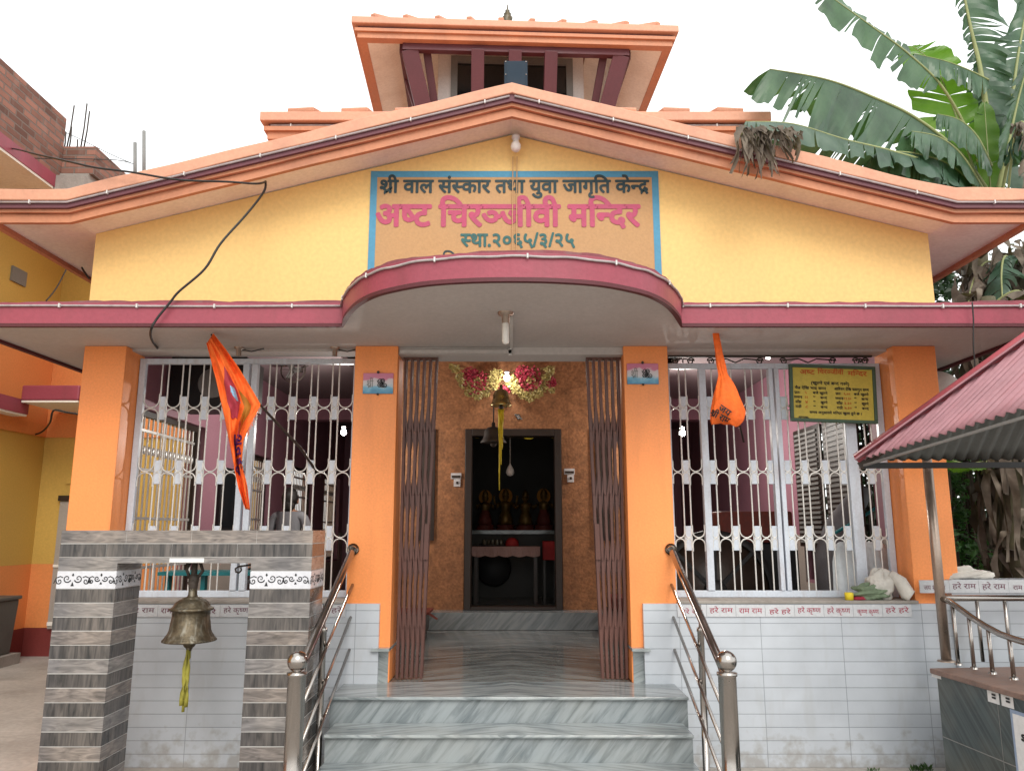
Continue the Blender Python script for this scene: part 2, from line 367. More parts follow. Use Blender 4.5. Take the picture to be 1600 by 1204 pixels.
        if label: o['label'] = label
        if kind: o['kind'] = kind
        if bevel:
            b = o.modifiers.new('bevel', 'BEVEL'); b.width = bevel; b.segments = 2; b.limit_method = 'ANGLE'; b.angle_limit = R(40)
        return o
def tag(o, label, cat, group=None):
    o['label'] = label; o['category'] = cat
    if group: o['group'] = group
    return o
def thing(name, loc, label, cat, group=None):
    o = bpy.data.objects.new(name, None); C.objects.link(o); o.location = loc; o.empty_display_size = .2
    ORG[o] = Vector(loc); return tag(o, label, cat, group)
def copy_tree(o, parent=None):
    c = o.copy(); C.objects.link(c)
    if parent: c.parent = parent
    for ch in list(o.children): copy_tree(ch, c)
    return c

# ------------------------------------------------------------------ Devanagari lettering (built-in font, conjuncts composed here)
_g = {}
def _raw(body, bold):
    k = (body, bold)
    if k not in _g:
        c = bpy.data.curves.new('letter', 'FONT'); c.body = body; c.offset = bold; c.resolution_u = 3
        o = bpy.data.objects.new('letter', c); C.objects.link(o)
        dg = bpy.context.evaluated_depsgraph_get(); dg.update()
        m = bpy.data.meshes.new_from_object(o.evaluated_get(dg))
        _g[k] = ([(v.co.x, v.co.y) for v in m.vertices], [list(p.vertices) for p in m.polygons])
        bpy.data.objects.remove(o); bpy.data.curves.remove(c); bpy.data.meshes.remove(m)
    return _g[k]
def _mx(b, bold): return max(p[0] for p in _raw(b, bold)[0])
def _adv(seg, bold): return _mx(seg + '\u0914', bold) - _mx('\u0914', bold)   # measured against a wide letter
VIR = '\u094d'
def _isc(ch): return '\u0915' <= ch <= '\u0939'
def _tokens(s):
    # syllables: consonant (virama consonant)* matra*
    out = []; i = 0
    while i < len(s):
        if _isc(s[i]):
            j = i + 1; halves = []; base = s[i]; ra = False
            while j + 1 < len(s) and s[j] == VIR and _isc(s[j + 1]):
                if s[j + 1] == '\u0930': ra = True
                else: halves.append(base); base = s[j + 1]
                j += 2
            mat = ''
            while j < len(s) and ('\u0900' <= s[j] <= '\u0903' or '\u093e' <= s[j] <= '\u094c' or s[j] == VIR): mat += s[j]; j += 1
            if '\u093f' in mat: out.append(('s', '\u093f')); mat = mat.replace('\u093f', '')
            for h in halves: out.append(('h', h))
            if ra: out.append(('r', base + mat))
            else: out.append(('s', base + mat))
            i = j
        else: out.append(('s', s[i])); i += 1
    res = []
    for k, t in out:
        if k == 's' and res and res[-1][0] == 's': res[-1] = ('s', res[-1][1] + t)
        else: res.append((k, t))
    return res
def letters(s, bold=0.0):
    V = []; Fc = []; x = 0; bold = 0.0
    def put(vs, fs):
        o = len(V); V.extend(vs); Fc.extend([[i + o for i in f] for f in fs])
    for k, t in _tokens(s):
        vs, fs = _raw(t, bold) if t.strip() else ([], [])
        if k == 's':
            put([(a + x, b) for a, b in vs], fs); x += _adv(t, bold)
        elif k == 'h':
            xr = max([a for a, b in vs if b < .18 and b > -.1] + [.3]); cut = xr - .085 - 2 * bold
            bm = bmesh.new(); bv = [bm.verts.new((a, b, 0)) for a, b in vs]
            for f in fs:
                try: bm.faces.new([bv[i] for i in f])
                except ValueError: pass
            bmesh.ops.bisect_plane(bm, geom=bm.verts[:] + bm.edges[:] + bm.faces[:], plane_co=(cut, 0, 0), plane_no=(1, 0, 0), clear_outer=True)
            bm.verts.ensure_lookup_table(); bm.verts.index_update()
            put([(v.co.x + x, v.co.y) for v in bm.verts], [[v.index for v in f.verts] for f in bm.faces]); bm.free(); x += cut
        else:
            put([(a + x, b) for a, b in vs], fs); a0 = _adv(t, bold); th = .065 + bold
            p0 = (x + a0 * .66, .24); p1 = (x + a0 * .28, -.04)
            put([(p0[0], p0[1] + th), (p0[0], p0[1] - th * .4), (p1[0], p1[1] - th * .4), (p1[0] - .02, p1[1] + th)], [[0, 1, 2, 3]]); x += a0
    return V, Fc
def text(mb, s, o, u, v, width=None, height=None, bold=0.0, off=.004, align='c', maxh=None):
    """write s in the plane o + u,v ; height = size of the head-line letters"""
    V, Fc = letters(s, bold)
    if not V: return
    x0 = min(p[0] for p in V); x1 = max(p[0] for p in V)
    sy = (height or .05) / .62; sx = sy if not width else width / (x1 - x0)
    ax = (x0 + x1) / 2 if align == 'c' else x0
    u = Vector(u).normalized(); v = Vector(v).normalized(); n = u.cross(v); o = Vector(o)
    if bold > .025:                                                  # heavier brush: shifted copies, each a hair further out
        for i in range(8):
            a = i * math.pi / 4; ex, ey = bold * math.cos(a), bold * math.sin(a)
            mb.add([o + u * ((p[0] + ex - ax) * sx) + v * ((p[1] + ey) * sy) + n * (off + .00012 * (i + 1)) for p in V], Fc)
    mb.add([o + u * ((p[0] - ax) * sx) + v * (p[1] * sy) + n * off for p in V], Fc)

UX, UZ = Vector((1, 0, 0)), Vector((0, 0, 1))
#@@SETTING
# ================================================================== ground
g = MB(); g.box(-400, 400, -60, 800, -.3, 0)
o = g.build('ground', M['ground']); o['kind'] = 'structure'
#@@TEMPLE
# ================================================================== temple
FZ = .57                                                             # veranda floor
temple = thing('temple', (0, 6, 0), 'yellow and orange temple with gabled front, curved maroon canopy and small tower', 'temple')
T = temple
# --- pillars
def pillar(x0, x1, z0, lab=None):
    MB().box(x0, x1, 6.0, 6.32, z0, 3.112).build('pillar', M['orange'], T, lab, bevel=.006)
pillar(-3.40, -3.065, 0); pillar(3.025, 3.365, 0)
pillar(-1.245, -.905, FZ); pillar(.885, 1.235, FZ)
# --- plinth walls with white ledger tiles
mb = MB(); mb.box(-3.06, -.985, 5.96, 6.24, 0, 1.135); mb.build('tiled_wall', M['whitetile'], T)
mb = MB(); mb.box(.975, 3.26, 5.96, 6.24, 0, 1.135); mb.build('tiled_wall', M['whitetile'], T)
for x0, x1 in ((-1.02, -.915), (.895, 1.0)):
    MB().box(x0, x1, 5.995, 6.34, FZ, .80).build('low_pier', M['marbletop'], T)
    MB().box(x0 - .015, x1 + .015, 5.93, 6.36, .80, .82).build('pier_cap', M['marbletop'], T)
for x0, x1 in ((-3.06, -1.25), (1.24, 3.02)):
    MB().box(x0, x1, 5.945, 6.42, 1.136, 1.158).build('window_sill', M['cement'], T, bevel=.004)
# --- floor, landing, steps
MB().box(-3.2, 3.2, 6.0, 14.8, .3, FZ - .004).build('floor', M['marblefloor'], T)
MB().box(-1.23, 1.185, 5.53, 6.0, 0, FZ - .022).build('landing', M['marble'], T)
MB().box(-1.235, 1.19, 5.505, 6.045, FZ - .021, FZ).build('tread', M['marbletop'], T, bevel=.006)
for zt, y0, y1 in ((.403, 5.23, 5.53), (.236, 4.93, 5.23), (.118, 4.63, 4.93)):
    MB().box(-1.185, 1.145, y0, y1 - .001, 0, zt - .021).build('step', M['marble'], T)
    MB().box(-1.19, 1.15, y0 - .025, y1 - .002, zt - .020, zt).build('tread', M['marbletop'], T, bevel=.006)
# --- canopy with the bowed middle
half = [PZ(px, py, 3.11) for px, py in ((535, 505), (536, 494), (542, 485), (555, 472), (578, 459), (610, 449.5), (662, 440), (728, 435), (800, 433.5))]
hp = [(min(-p.x, 1.3), p.y) for p in half]; hp[0] = (1.205, 5.31)
_h = []
for i in range(1, len(hp) - 1):                                       # smooth the bow between the measured points
    p0 = Vector(hp[max(i - 1, 1)]); p1 = Vector(hp[i]); p2 = Vector(hp[i + 1]); p3 = Vector(hp[i + 2]) if i + 2 < len(hp) else Vector((-hp[i][0], hp[i][1]))
    for k in range(6):
        t = k / 6; q = .5 * ((2 * p1) + (p2 - p0) * t + (2 * p0 - 5 * p1 + 4 * p2 - p3) * t * t + (3 * p1 - p0 - 3 * p2 + p3) * t ** 3); _h.append((q.x, q.y))
hp = [hp[0]] + _h + [(0.0, hp[-1][1])]
front = [(-3.96, 5.31)] + [(-x, y) for x, y in hp] + [(x, y) for x, y in reversed(hp[:-1])] + [(3.9, 5.31)]
def inset(pts, d):
    out = []
    for i, p in enumerate(pts):
        a = Vector(pts[max(i - 1, 0)]); b = Vector(pts[min(i + 1, len(pts) - 1)]); t = (b - a).normalized(); out.append((p[0] - t.y * d, p[1] + t.x * d))
    return out
outline = front + [(3.9, 8.6), (3.405, 8.6), (3.405, 6.19), (-3.405, 6.19), (-3.405, 8.6), (-3.96, 8.6)]
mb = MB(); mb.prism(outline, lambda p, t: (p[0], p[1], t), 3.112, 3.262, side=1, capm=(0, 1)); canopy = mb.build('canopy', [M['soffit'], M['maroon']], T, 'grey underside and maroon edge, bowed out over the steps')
lip = MB(); lq = []
for i in range(len(front) - 1):
    a = Vector(front[i]); b = Vector(front[i + 1]); n = max(1, int((b - a).length / .05))
    lq += [a + (b - a) * (k / n) for k in range(n)]
lq.append(Vector(front[-1])); li = inset([tuple(p) for p in lq], .06); lo_ = inset([tuple(p) for p in lq], .003); lr = random.Random(3); vs = []; hcur = .01
for k in range(len(lq)):
    hcur = max(.002, min(.02, hcur + lr.uniform(-.006, .006))); vs += [(lo_[k][0], lo_[k][1], 3.2615), (lo_[k][0], lo_[k][1], 3.262 + hcur), (li[k][0], li[k][1], 3.262 + hcur * .8)]
lip.add(vs, [(3 * k, 3 * k + 3, 3 * k + 4, 3 * k + 1) for k in range(len(lq) - 1)] + [(3 * k + 1, 3 * k + 4, 3 * k + 5, 3 * k + 2) for k in range(len(lq) - 1)])
lip.build('cement_lip', M['maroon_worn'], canopy)
fi = inset(front, .035); band = front + list(reversed(fi))
mb = MB(); mb.prism(band, lambda p, t: (p[0], p[1], t), 3.088, 3.111); mb.build('drip_edge', M['maroon_dark'], canopy)
for xs in (-3.96, 3.865):
    MB().box(xs, xs + .035, 5.35, 8.6, 3.088, 3.111).build('drip_edge', M['maroon_dark'], canopy)
# --- lintels, gable wall
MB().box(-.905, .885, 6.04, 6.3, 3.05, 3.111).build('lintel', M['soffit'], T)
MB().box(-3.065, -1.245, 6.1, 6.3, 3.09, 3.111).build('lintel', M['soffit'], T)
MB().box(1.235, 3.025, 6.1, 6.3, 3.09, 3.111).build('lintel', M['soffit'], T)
RP = [(-4.03, 4.05), (-3.42, 4.05), (0, 4.945), (3.42, 4.05), (4.03, 4.05)]
gp = [(-3.4, 3.263), (3.4, 3.263), (3.4, 4.052), (0, 4.925), (-3.4, 4.052)]
mb = MB(); mb.prism(gp, lambda p, t: (p[0], t, p[1]), 6.0, 6.2); mb.build('gable_wall', M['yellow'], T)
MB().box(-3.2, 3.2, 6.02, 6.2, 3.113, 3.262).build('gable_beam', M['soffit'], T)
# --- gable roof with stepped fascia
_wr = random.Random(17); _wv = [[_wr.uniform(.6, 9) for _ in range(5)] + [_wr.uniform(0, 6.3) for _ in range(5)] for _ in range(12)]
def wob(k, x, amp): q = _wv[k % 12]; return amp * sum(math.sin(q[i] * x + q[5 + i]) for i in range(5)) / 2.2
_rs = 0
def rstrip(mb, lo, hi, y0, y1, ex=0, amp=.004):
    global _rs
    _rs += 2
    key = [(-4.03 - ex, 4.05)] + RP[1:-1] + [(4.03 + ex, 4.05)]; pts = []
    for i in range(len(key) - 1):
        n = max(1, int((key[i + 1][0] - key[i][0]) / .12))
        for k in range(n): f = k / n; pts.append((key[i][0] + (key[i + 1][0] - key[i][0]) * f, key[i][1] + (key[i + 1][1] - key[i][1]) * f))
    pts.append(key[-1])
    poly = [(x, z + lo + wob(_rs, x, amp * .5)) for x, z in pts] + [(x, z + hi + wob(_rs + 1, x, amp)) for x, z in reversed(pts)]
    nn = len(pts); vs = [(x, y, z) for y in (y0, y1) for x, z in poly]; N2 = 2 * nn; fs = []
    for i in range(nn - 1):
        a, b, c, d = i, i + 1, N2 - 2 - i, N2 - 1 - i
        fs += [(a, b, c, d), (N2 + d, N2 + c, N2 + b, N2 + a), (a, N2 + a, N2 + b, b), (d, c, N2 + c, N2 + d)]
    fs += [(0, N2 - 1, 2 * N2 - 1, N2), (nn - 1, N2 + nn - 1, N2 + nn, nn)]
    mb.add(vs, fs); return mb
gr = rstrip(MB(), .0, .05, 5.70, 11.5, 0, 0).build('gable_roof', M['cream'], T)
rstrip(MB(), -.040, .028, 5.662, 5.70, .012).build('lower_fascia', M['roof'], gr)
rstrip(MB(), .031, .062, 5.632, 5.70, .03).build('middle_fascia', M['roof'], gr)
rstrip(MB(), .057, .116, 5.605, 11.5, .036, 0).build('recess_band', M['recess'], gr)
rstrip(MB(), .112, .208, 5.585, 11.5, .05, .007).build('roof_coping', M['rooftop'], gr, bevel=.008)
for sx in (-1, 1):
    x0, x1 = (sx * 4.031, sx * 4.075) if sx > 0 else (-4.075, -4.031)
    MB().box(x0, x1, 5.70, 11.5, 4.012, 4.10).build('side_fascia', M['roof'], gr)
# --- second tier eave
def hip(mb, x0, x1, y0, y1, z0, ax0, ax1, ay0, ay1, z1):
    mb.add([(x0, y0, z0), (x1, y0, z0), (x1, y1, z0), (x0, y1, z0), (ax0, ay0, z1), (ax1, ay0, z1), (ax1, ay1, z1), (ax0, ay1, z1)],
           [(0, 1, 5, 4), (1, 2, 6, 5), (2, 3, 7, 6), (3, 0, 4, 7), (4, 5, 6, 7)]); return mb
def ringfascia(name, par, x0, x1, y0, y1, z0, z1, t, m, bev=0):
    mb = MB(); mb.box(x0, x1, y0, y0 + t, z0, z1); mb.box(x0, x1, y1 - t, y1, z0, z1)
    mb.box(x0, x0 + t, y0 + t, y1 - t, z0, z1); mb.box(x1 - t, x1, y0 + t, y1 - t, z0, z1); return mb.build(name, m, par, bevel=bev)
def tier(nm, x0, x1, y0, y1, zt, sc, soff_in, slope, wall):
    """stepped eave ring, sloping soffit, tiled hip above"""
    root = hip(MB(), x0 + .02, x1 - .02, y0 + .02, y1 - .02, zt - .012, wall[0], wall[1], wall[2], wall[3], wall[4]).build(nm, M['rooftop'], T)
    ringfascia('roof_coping', root, x0, x1, y0, y1, zt - .12 * sc, zt - .01, .12, M['rooftop'], .01)
    ringfascia('recess_band', root, x0 + .07, x1 - .07, y0 + .07, y1 - .07, zt - .165 * sc, zt - .121 * sc, .1, M['recess'])
    ringfascia('middle_fascia', root, x0 + .035, x1 - .035, y0 + .035, y1 - .035, zt - .215 * sc, zt - .166 * sc, .1, M['roof'])
    ringfascia('lower_fascia', root, x0 + .065, x1 - .065, y0 + .065, y1 - .065, zt - .30 * sc, zt - .216 * sc, .1, M['roof'])
    a0, a1, b0, b1 = x0 + .16, x1 - .16, y0 + .16, y1 - .16; d, dx_ = soff_in; zb = zt - .29 * sc; zi = zb + slope * d
    mb = MB(); mb.add([(a0, b0, zb), (a1, b0, zb), (a1, b1, zb), (a0, b1, zb), (a0 + dx_, b0 + d, zi), (a1 - dx_, b0 + d, zi), (a1 - dx_, b1 - d, zi), (a0 + dx_, b1 - d, zi)],
                      [(0, 1, 5, 4), (1, 2, 6, 5), (2, 3, 7, 6), (3, 0, 4, 7)])
    mb.build('soffit', M['cream'], root, fixn=False)
    return root
t2 = tier('middle_roof', -2.48, 2.55, 7.0, 11.6, 5.73, .9, (.9, .9), .25, (-1.2, 1.25, 8.2, 10.6, 6.2))
def ribs(root, x0, x1, y0, z0, n, y1, z1, sh, wd, hh):
    for i in range(n):
        x = x0 + (x1 - x0) * (i + .5) / n; xe = x * sh
        mb = MB(); mb.beam((x, y0 + .012, z0 + hh / 2 - .01), (xe, y1, z1 + hh / 2), wd, hh); mb.build('roof_rib', M['rooftop'], root, bevel=.012)
ribs(t2, -2.35, 2.42, 7.0, 5.725, 9, 7.9, 6.03, .96, .27, .05)
MB().box(-1.5, 1.55, 7.9, 10.9, 4.2, 5.75).build('middle_wall', M['white'], T)
# --- tower
t3 = tier('tower_roof', -1.855, 1.92, 8.0, 11.8, 7.42, .8, (.58, .82), .55, (-.02, .08, 9.85, 9.95, 8.47))
t3.rotation_euler = (0, 0, 0)
ribs(t3, -1.8, 1.87, 8.0, 7.415, 10, 9.0, 7.93, .62, .065, .045)
mb = MB(); mb.box(-.90, .90, 8.72, 10.9, 5.7, 7.62)
mb.build('tower_wall', M['white'], T)
fr = MB()
for a in ((-.74, -.66, 8.66, 8.72, 6.0, 7.38), (.68, .76, 8.66, 8.72, 6.0, 7.38), (-.66, .68, 8.66, 8.72, 7.30, 7.38), (-.02, .04, 8.67, 8.72, 6.0, 7.30)): fr.box(*a)
wf = fr.build('tower_window', M['greyframe'], T)
MB().box(-.66, .68, 8.70, 8.717, 6.0, 7.30).build('pane', M['glassdark'], wf)
# beams and struts below the tower eave
MB().box(-1.28, 1.36, 8.14, 8.22, 7.10, 7.235).build('strut_beam', M['strut'], T)
def strut(a, b, w=.15, h=.13): MB().beam(a, b, w, h, (0, 1, 0)).build('strut', M['strut'], T, bevel=.006)
for px in (745, 803, 859):
    a = PY(px, 66, 8.17); strut((a.x, 8.16, 7.13), (a.x, 8.64, 6.05))
for sx in (-1, 1):
    cx = .035
    strut((cx + sx * 1.24, 8.22, 7.13), (cx + sx * .95, 8.66, 6.05), .19, .16)
    strut((cx + sx * 1.30, 8.85, 7.16), (cx + sx * .95, 8.95, 6.05), .12, .12)
    MB().box(min(cx + sx * 1.36, cx + sx * 1.26), max(cx + sx * 1.36, cx + sx * 1.26), 8.24, 10.9, 7.12, 7.24).build('strut_beam', M['strut'], T)
    strut((cx + sx * 1.05, 8.3, 7.2), (cx + sx * .92, 8.66, 6.4), .09, .09)
mb = MB(); mb.lathe([(.0, 8.58), (.09, 8.58), (.10, 8.64), (.05, 8.72), (.07, 8.79), (.075, 8.81), (.035, 8.84), (.055, 8.87), (.025, 8.895), (.035, 8.92), (.012, 8.945), (.007, 9.02), (0, 9.03)], (.0, 9.9, 0), 16)
mb.build('finial', M['brass'], T)
mb = MB(); mb.tube([(.09, 9.9, 8.5), (.10, 9.9, 9.5)], .004, 6); mb.build('lightning_rod', M['greyframe'], T)
# --- outer side walls, inner walls with barred windows
def sidewall(sx, wins):
    x0, x1 = (-3.395, -3.2) if sx < 0 else (3.2, 3.395)
    mb = MB(); y = 6.325; zc = 3.111
    for (a, b, z0, z1) in wins:
        mb.box(x0, x1, y, a, 0.6, zc); mb.box(x0, x1, a, b, .6, z0); mb.box(x0, x1, a, b, z1, zc); y = b
    mb.box(x0, x1, y, 14.8, .6, zc)
    xo0, xo1 = (-3.4, -3.3) if sx < 0 else (3.3, 3.4)
    mb.box(x0, x1, 6.325, 14.8, zc, 4.04); mb.box(x0, x1, 6.325, 14.8, 0, .6)
    wl = mb.build('side_wall', M['mauve'], T)
    xi = x0 - .01 if sx > 0 else x1 + .01
    dm = MB(); y = 6.33
    for (a, b, z0, z1) in wins:
        dm.box(min(xi, xi - .012 * sx), max(xi, xi - .012 * sx), y, a, FZ, 1.62); dm.box(min(xi, xi - .012 * sx), max(xi, xi - .012 * sx), a, b, FZ, z0 - .03); y = b
    dm.box(min(xi, xi - .012 * sx), max(xi, xi - .012 * sx), y, 14.8, FZ, 1.62)
    dm.build('dado', M['dado'], wl)
    for (a, b, z0, z1) in wins:
        xm = (x0 + x1) / 2; f = MB()
        for q in ((a, a + .05, z0, z1), (b - .05, b, z0, z1), (a + .05, b - .05, z0, z0 + .05), (a + .05, b - .05, z1 - .05, z1)):
            f.box(xm - .03, xm + .03, q[0], q[1], q[2], q[3])
        ff = f.build('barred_window', M['darkwood'], T)
        n = int((b - a) / .085); r = MB()
        for i in range(1, n): r.tube([(xm, a + (b - a) * i / n, z0 + .05), (xm, a + (b - a) * i / n, z1 - .05)], .009, 6, False)
        for zz in (.2, .45, .7, .9): r.box(xm - .012, xm + .012, a + .05, b - .05, z0 + (z1 - z0) * zz - .012, z0 + (z1 - z0) * zz + .012)
        for i in range(n):
            for zz in (.34, .8):
                yc = a + (b - a) * (i + .5) / n; zq = z0 + (z1 - z0) * zz
                r.ball((xm, yc, zq), .036, 8, (.25, .75, 1.2))
        r.build('bars', M['rod'] if sx < 0 else M['iron'], ff)
sidewall(-1, ((6.62, 8.05, 1.0, 2.72), (9.35, 10.35, 1.15, 2.6), (11.4, 12.6, 1.15, 2.6), (13.3, 14.5, 1.15, 2.6)))
sidewall(1, ((6.9, 8.6, 1.15, 2.75),))
MB().box(-3.2, 3.2, 14.8, 15.0, 0, 4.04).build('back_wall', M['mauve'], T)
MB().box(-3.199, 3.199, 6.21, 14.79, 3.97, 4.03).build('ceiling', M['ceil'], T)
for x0, x1 in ((-3.199, -1.9), (1.9, 3.199)): MB().box(x0, x1, 6.33, 14.79, 3.56, 3.62).build('ceiling', M['ceil'], T)
MB().box(-3.198, -1.9, 6.34, 6.5, 3.3, 3.559).build('ceiling_beam', M['mauve'], T); MB().box(1.9, 3.198, 6.34, 6.5, 3.3, 3.559).build('ceiling_beam', M['mauve'], T)
for yy in (11.2,):
    MB().box(-3.198, -1.75, yy, yy + .25, 3.25, 3.559).build('ceiling_beam', M['mauve'], T)
    MB().box(1.75, 3.198, yy, yy + .25, 3.25, 3.559).build('ceiling_beam', M['mauve'], T)
# --- cella with textured front, marble step, dark doorway
cf = MB(); cf.box(-1.72, -.565, 9.3, 9.45, FZ, 3.969); cf.box(.595, 1.72, 9.3, 9.45, FZ, 3.969); cf.box(-.565, .595, 9.3, 9.45, 2.87, 3.969)
cf.build('cella_wall', M['wallpaper'], T)
cs = MB(); cs.box(-1.72, -1.6, 9.451, 12.2, FZ, 3.559); cs.box(1.6, 1.72, 9.451, 12.2, FZ, 3.559); cs.box(-1.72, 1.72, 12.201, 12.3, FZ, 3.559)
cs.build('cella_side_wall', M['mauve'], T)
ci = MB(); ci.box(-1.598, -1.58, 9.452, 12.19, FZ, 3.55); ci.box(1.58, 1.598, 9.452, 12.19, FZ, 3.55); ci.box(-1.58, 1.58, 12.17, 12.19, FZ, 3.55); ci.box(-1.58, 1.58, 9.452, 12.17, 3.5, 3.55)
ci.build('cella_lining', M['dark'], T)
df = MB(); df.box(-.56, -.48, 9.25, 9.47, .762, 2.865); df.box(.51, .59, 9.25, 9.47, .762, 2.865); df.box(-.48, .51, 9.25, 9.47, 2.78, 2.865); df.box(-.48, .51, 9.25, 9.47, .762, .80)
df.build('door_frame', M['darkwood'], T, bevel=.006)
MB().box(-1.35, 1.38, 9.02, 9.3, FZ, .76).build('cella_step', M['marble'], T)
MB().box(-1.25, 1.3, 9.452, 12.16, .6, .755).build('cella_floor', M['marblefloor'], T)
# dark side niches on the cella front
for x in (-1.12, 1.0):
    MB().box(x, x + .2, 9.27, 9.299, 1.55, 2.86).build('side_shutter', M['darkwood'], T)
tw = R(2.6); piv = Vector((.03, 3.9, 0)); rm = Matrix.Rotation(tw, 3, 'Z'); off_ = piv - rm @ piv + Vector((-.065, 0, .025))
for o in [t3] + [c for c in T.children if c.name.split('.')[0] in ('tower_wall', 'tower_window', 'strut_beam', 'strut', 'finial', 'lightning_rod')]:
    o.rotation_euler = (0, 0, tw); o.location = off_
#@@SIGN
# ================================================================== painted sign on the gable
sg = MB(); a = PY(580, 268, 6.0); b = PY(1030, 430, 6.0)
X0, X1, Z1 = a.x, b.x + .02, a.z; Z0 = 3.45
sg.box(X0 + .055, X1 - .055, 5.992, 5.9995, Z0, Z1 - .055); sp = sg.build('painted_sign', M['signbg'], T, 'apricot name sign with blue border')
bd = MB(); bd.box(X0, X1, 5.991, 5.9994, Z1 - .0545, Z1); bd.box(X0, X0 + .0545, 5.991, 5.9994, Z0, Z1 - .055); bd.box(X1 - .0545, X1, 5.991, 5.9994, Z0, Z1 - .055)
bd.build('sign_border', M['signblue'], sp)
def signline(s, px0, px1, pyb, pyt, mat, bold):
    p0 = PY(px0, pyb, 5.99); p1 = PY(px1, pyb, 5.99); pt = PY(px0, pyt, 5.99)
    mb = MB(); text(mb, s, (p0 + p1) / 2, UX, UZ, p1.x - p0.x, pt.z - p0.z, bold, .002); mb.build('lettering', mat, sp, fixn=False)
signline('श्री वाल संस्कार तथा युवा जागृति केन्द्र', 594, 1014, 301, 282, M['tealtext'], .03)
signline('अष्ट चिरञ्जीवी मन्दिर', 588, 1000, 353, 321, M['pinktext'], .036)
signline('स्था.२०६५/३/२५', 720, 898, 385, 366, M['greentext'], .03)
signline('विराटनगर     नेपाल', 690, 918, 424, 401, M['tealtext'], .022)
#@@TILES
# ================================================================== mantra tiles
def mantra(x0, x1, z0, z1, y, s, mat, par, sc=1.0, dz=0):
    m = MB(); m.box(x0, x1, y - .008, y, z0, z1); t = m.build('mantra_tile', M['greytile'], par)
    l = MB(); h = (z1 - z0) * .36 * sc; text(l, s, ((x0 + x1) / 2, y - .008, z0 + (z1 - z0) * .3 + dz), UX, UZ, (x1 - x0) * .80 * min(sc, 1), h, .012, .002)
    l.build('lettering', mat, t, fixn=False)
zt0, zt1 = 1.043, 1.13
def tilerow(px0, px1, words, mat, par, z0, z1, y, pyr):
    n = len(words); a = PY(px0, pyr, y).x; b = PY(px1, pyr, y).x; wd = (b - a) / n
    for i, wt in enumerate(words): mantra(a + i * wd + .001, a + (i + 1) * wd - .001, z0, z1, y, wt, mat, par, 1 + .08 * ((i * 7) % 3 - 1), .004 * ((i * 5) % 3 - 1))
tilerow(1058, 1424, ['हरे राम', 'हरे राम', 'राम राम', 'हरे हरे', 'हरे कृष्ण', 'हरे कृष्ण', 'कृष्ण कृष्ण', 'हरे हरे'], M['redtext'], T, zt0, zt1, 5.958, 955)
tilerow(150, 540, ['हरे राम', 'हरे राम', 'राम राम', 'हरे हरे', 'हरे कृष्ण', 'हरे कृष्ण', 'कृष्ण कृष्ण', 'हरे हरे'], M['browntext'], T, zt0, zt1, 5.958, 950)
#@@GRILLES
# ================================================================== window grilles
LV = (1.61, 2.13, 2.65)
YG = 6.25
def grille(x0, x1, posts, pairs, top, scroll):
    root = MB(); z0 = 1.159
    root.box(x0, x0 + .05, YG - .02, YG + .02, z0, top); root.box(x1 - .05, x1, YG - .02, YG + .02, z0, top)
    root.box(x0 + .05, x1 - .05, YG - .02, YG + .02, z0, z0 + .05); root.box(x0 + .05, x1 - .05, YG - .02, YG + .02, top - .045, top)
    gfr = root.build('window_grille', M['grilles'], T, bevel=.003)
    for (a, b) in posts: MB().box(a, b, YG - .028, YG + .028, z0 + .051, top - .046).build('post', M['grilles'], gfr, bevel=.003)
    solid = sorted([(x0, x0 + .05), (x1 - .05, x1)] + list(posts))
    rods = []
    for c in pairs:
        for sgn in (-1, 1):
            x = c + sgn * .027
            if any(a - .004 < x < b + .004 for a, b in solid): continue
            rods.append(x); m = MB(); m.tube([(x, YG, z0 + .05), (x, YG, top - .045)], .0062, 8, False); m.build('rod', M['rod'], gfr)
        for z in LV:
            m = MB(); lo, hi = c - .024, c + .024
            for a, b in solid:
                if a < hi < b + .05 and lo < a: hi = a
                if a - .05 < lo < b and hi > b: lo = b
            m.box(lo, hi, YG - .011, YG + .011, z - .095, z + .095); m.build('plate', M['grilles'], gfr, bevel=.002)
    # bent rod loops between neighbours
    edges = sorted([(x, x) for x in rods] + solid)
    for i in range(len(edges) - 1):
        l = edges[i][1]; r = edges[i + 1][0]; wdt = r - l
        if not (.045 < wdt < .2): continue
        cx = (l + r) / 2; rad = wdt / 2 - .004
        for z in LV:
            for sgn in (-1, 1):
                cv = MB()
                zc = z + sgn * (rad + .004)
                pts = [(cx - rad, YG - .008, zc + sgn * .05)] + [(cx - rad * math.cos(R(a)), YG - .008, zc - sgn * rad * math.sin(R(a))) for a in range(0, 181, 15)] + [(cx + rad, YG - .008, zc + sgn * .05)]
                cv.tube(pts, .0058, 6, False); cv.build('loop', M['rod'], gfr)
    if scroll:
        sm = MB(); zc = top - .09 + .0; zt = 3.10
        sm.box(x0 + .05, x1 - .05, YG - .015, YG + .015, zt - .025, zt - .0)
        for a, b in [(x0 + .05, posts[0][0]), (posts[0][1], posts[1][0]), (posts[1][1], posts[2][0]), (posts[2][1], posts[3][0]), (posts[3][1], x1 - .05)]:
            L = b - a
            if L < .1: continue
            for sgn, cx in ((1, a + .055), (-1, b - .055)):
                pts = []
                for k in range(22):
                    an = R(k * 25); rr = .006 + .026 * k / 21
                    pts.append((cx + sgn * rr * math.cos(an), YG, 3.04 + rr * math.sin(an)))
                pts += [(cx + sgn * L * .25, YG, 3.062), (cx + sgn * (L / 2 - .055), YG, 3.03)]
                sm.tube(pts, .006, 6, False)
        sm.build('scroll_band', M['iron'], gfr)
    return gfr
grille(-3.06, -1.25, [(-2.205, -2.155), (-2.135, -2.085)], [-2.85, -2.68, -2.51, -2.34, -1.965, -1.79, -1.62, -1.447], 3.06, False)
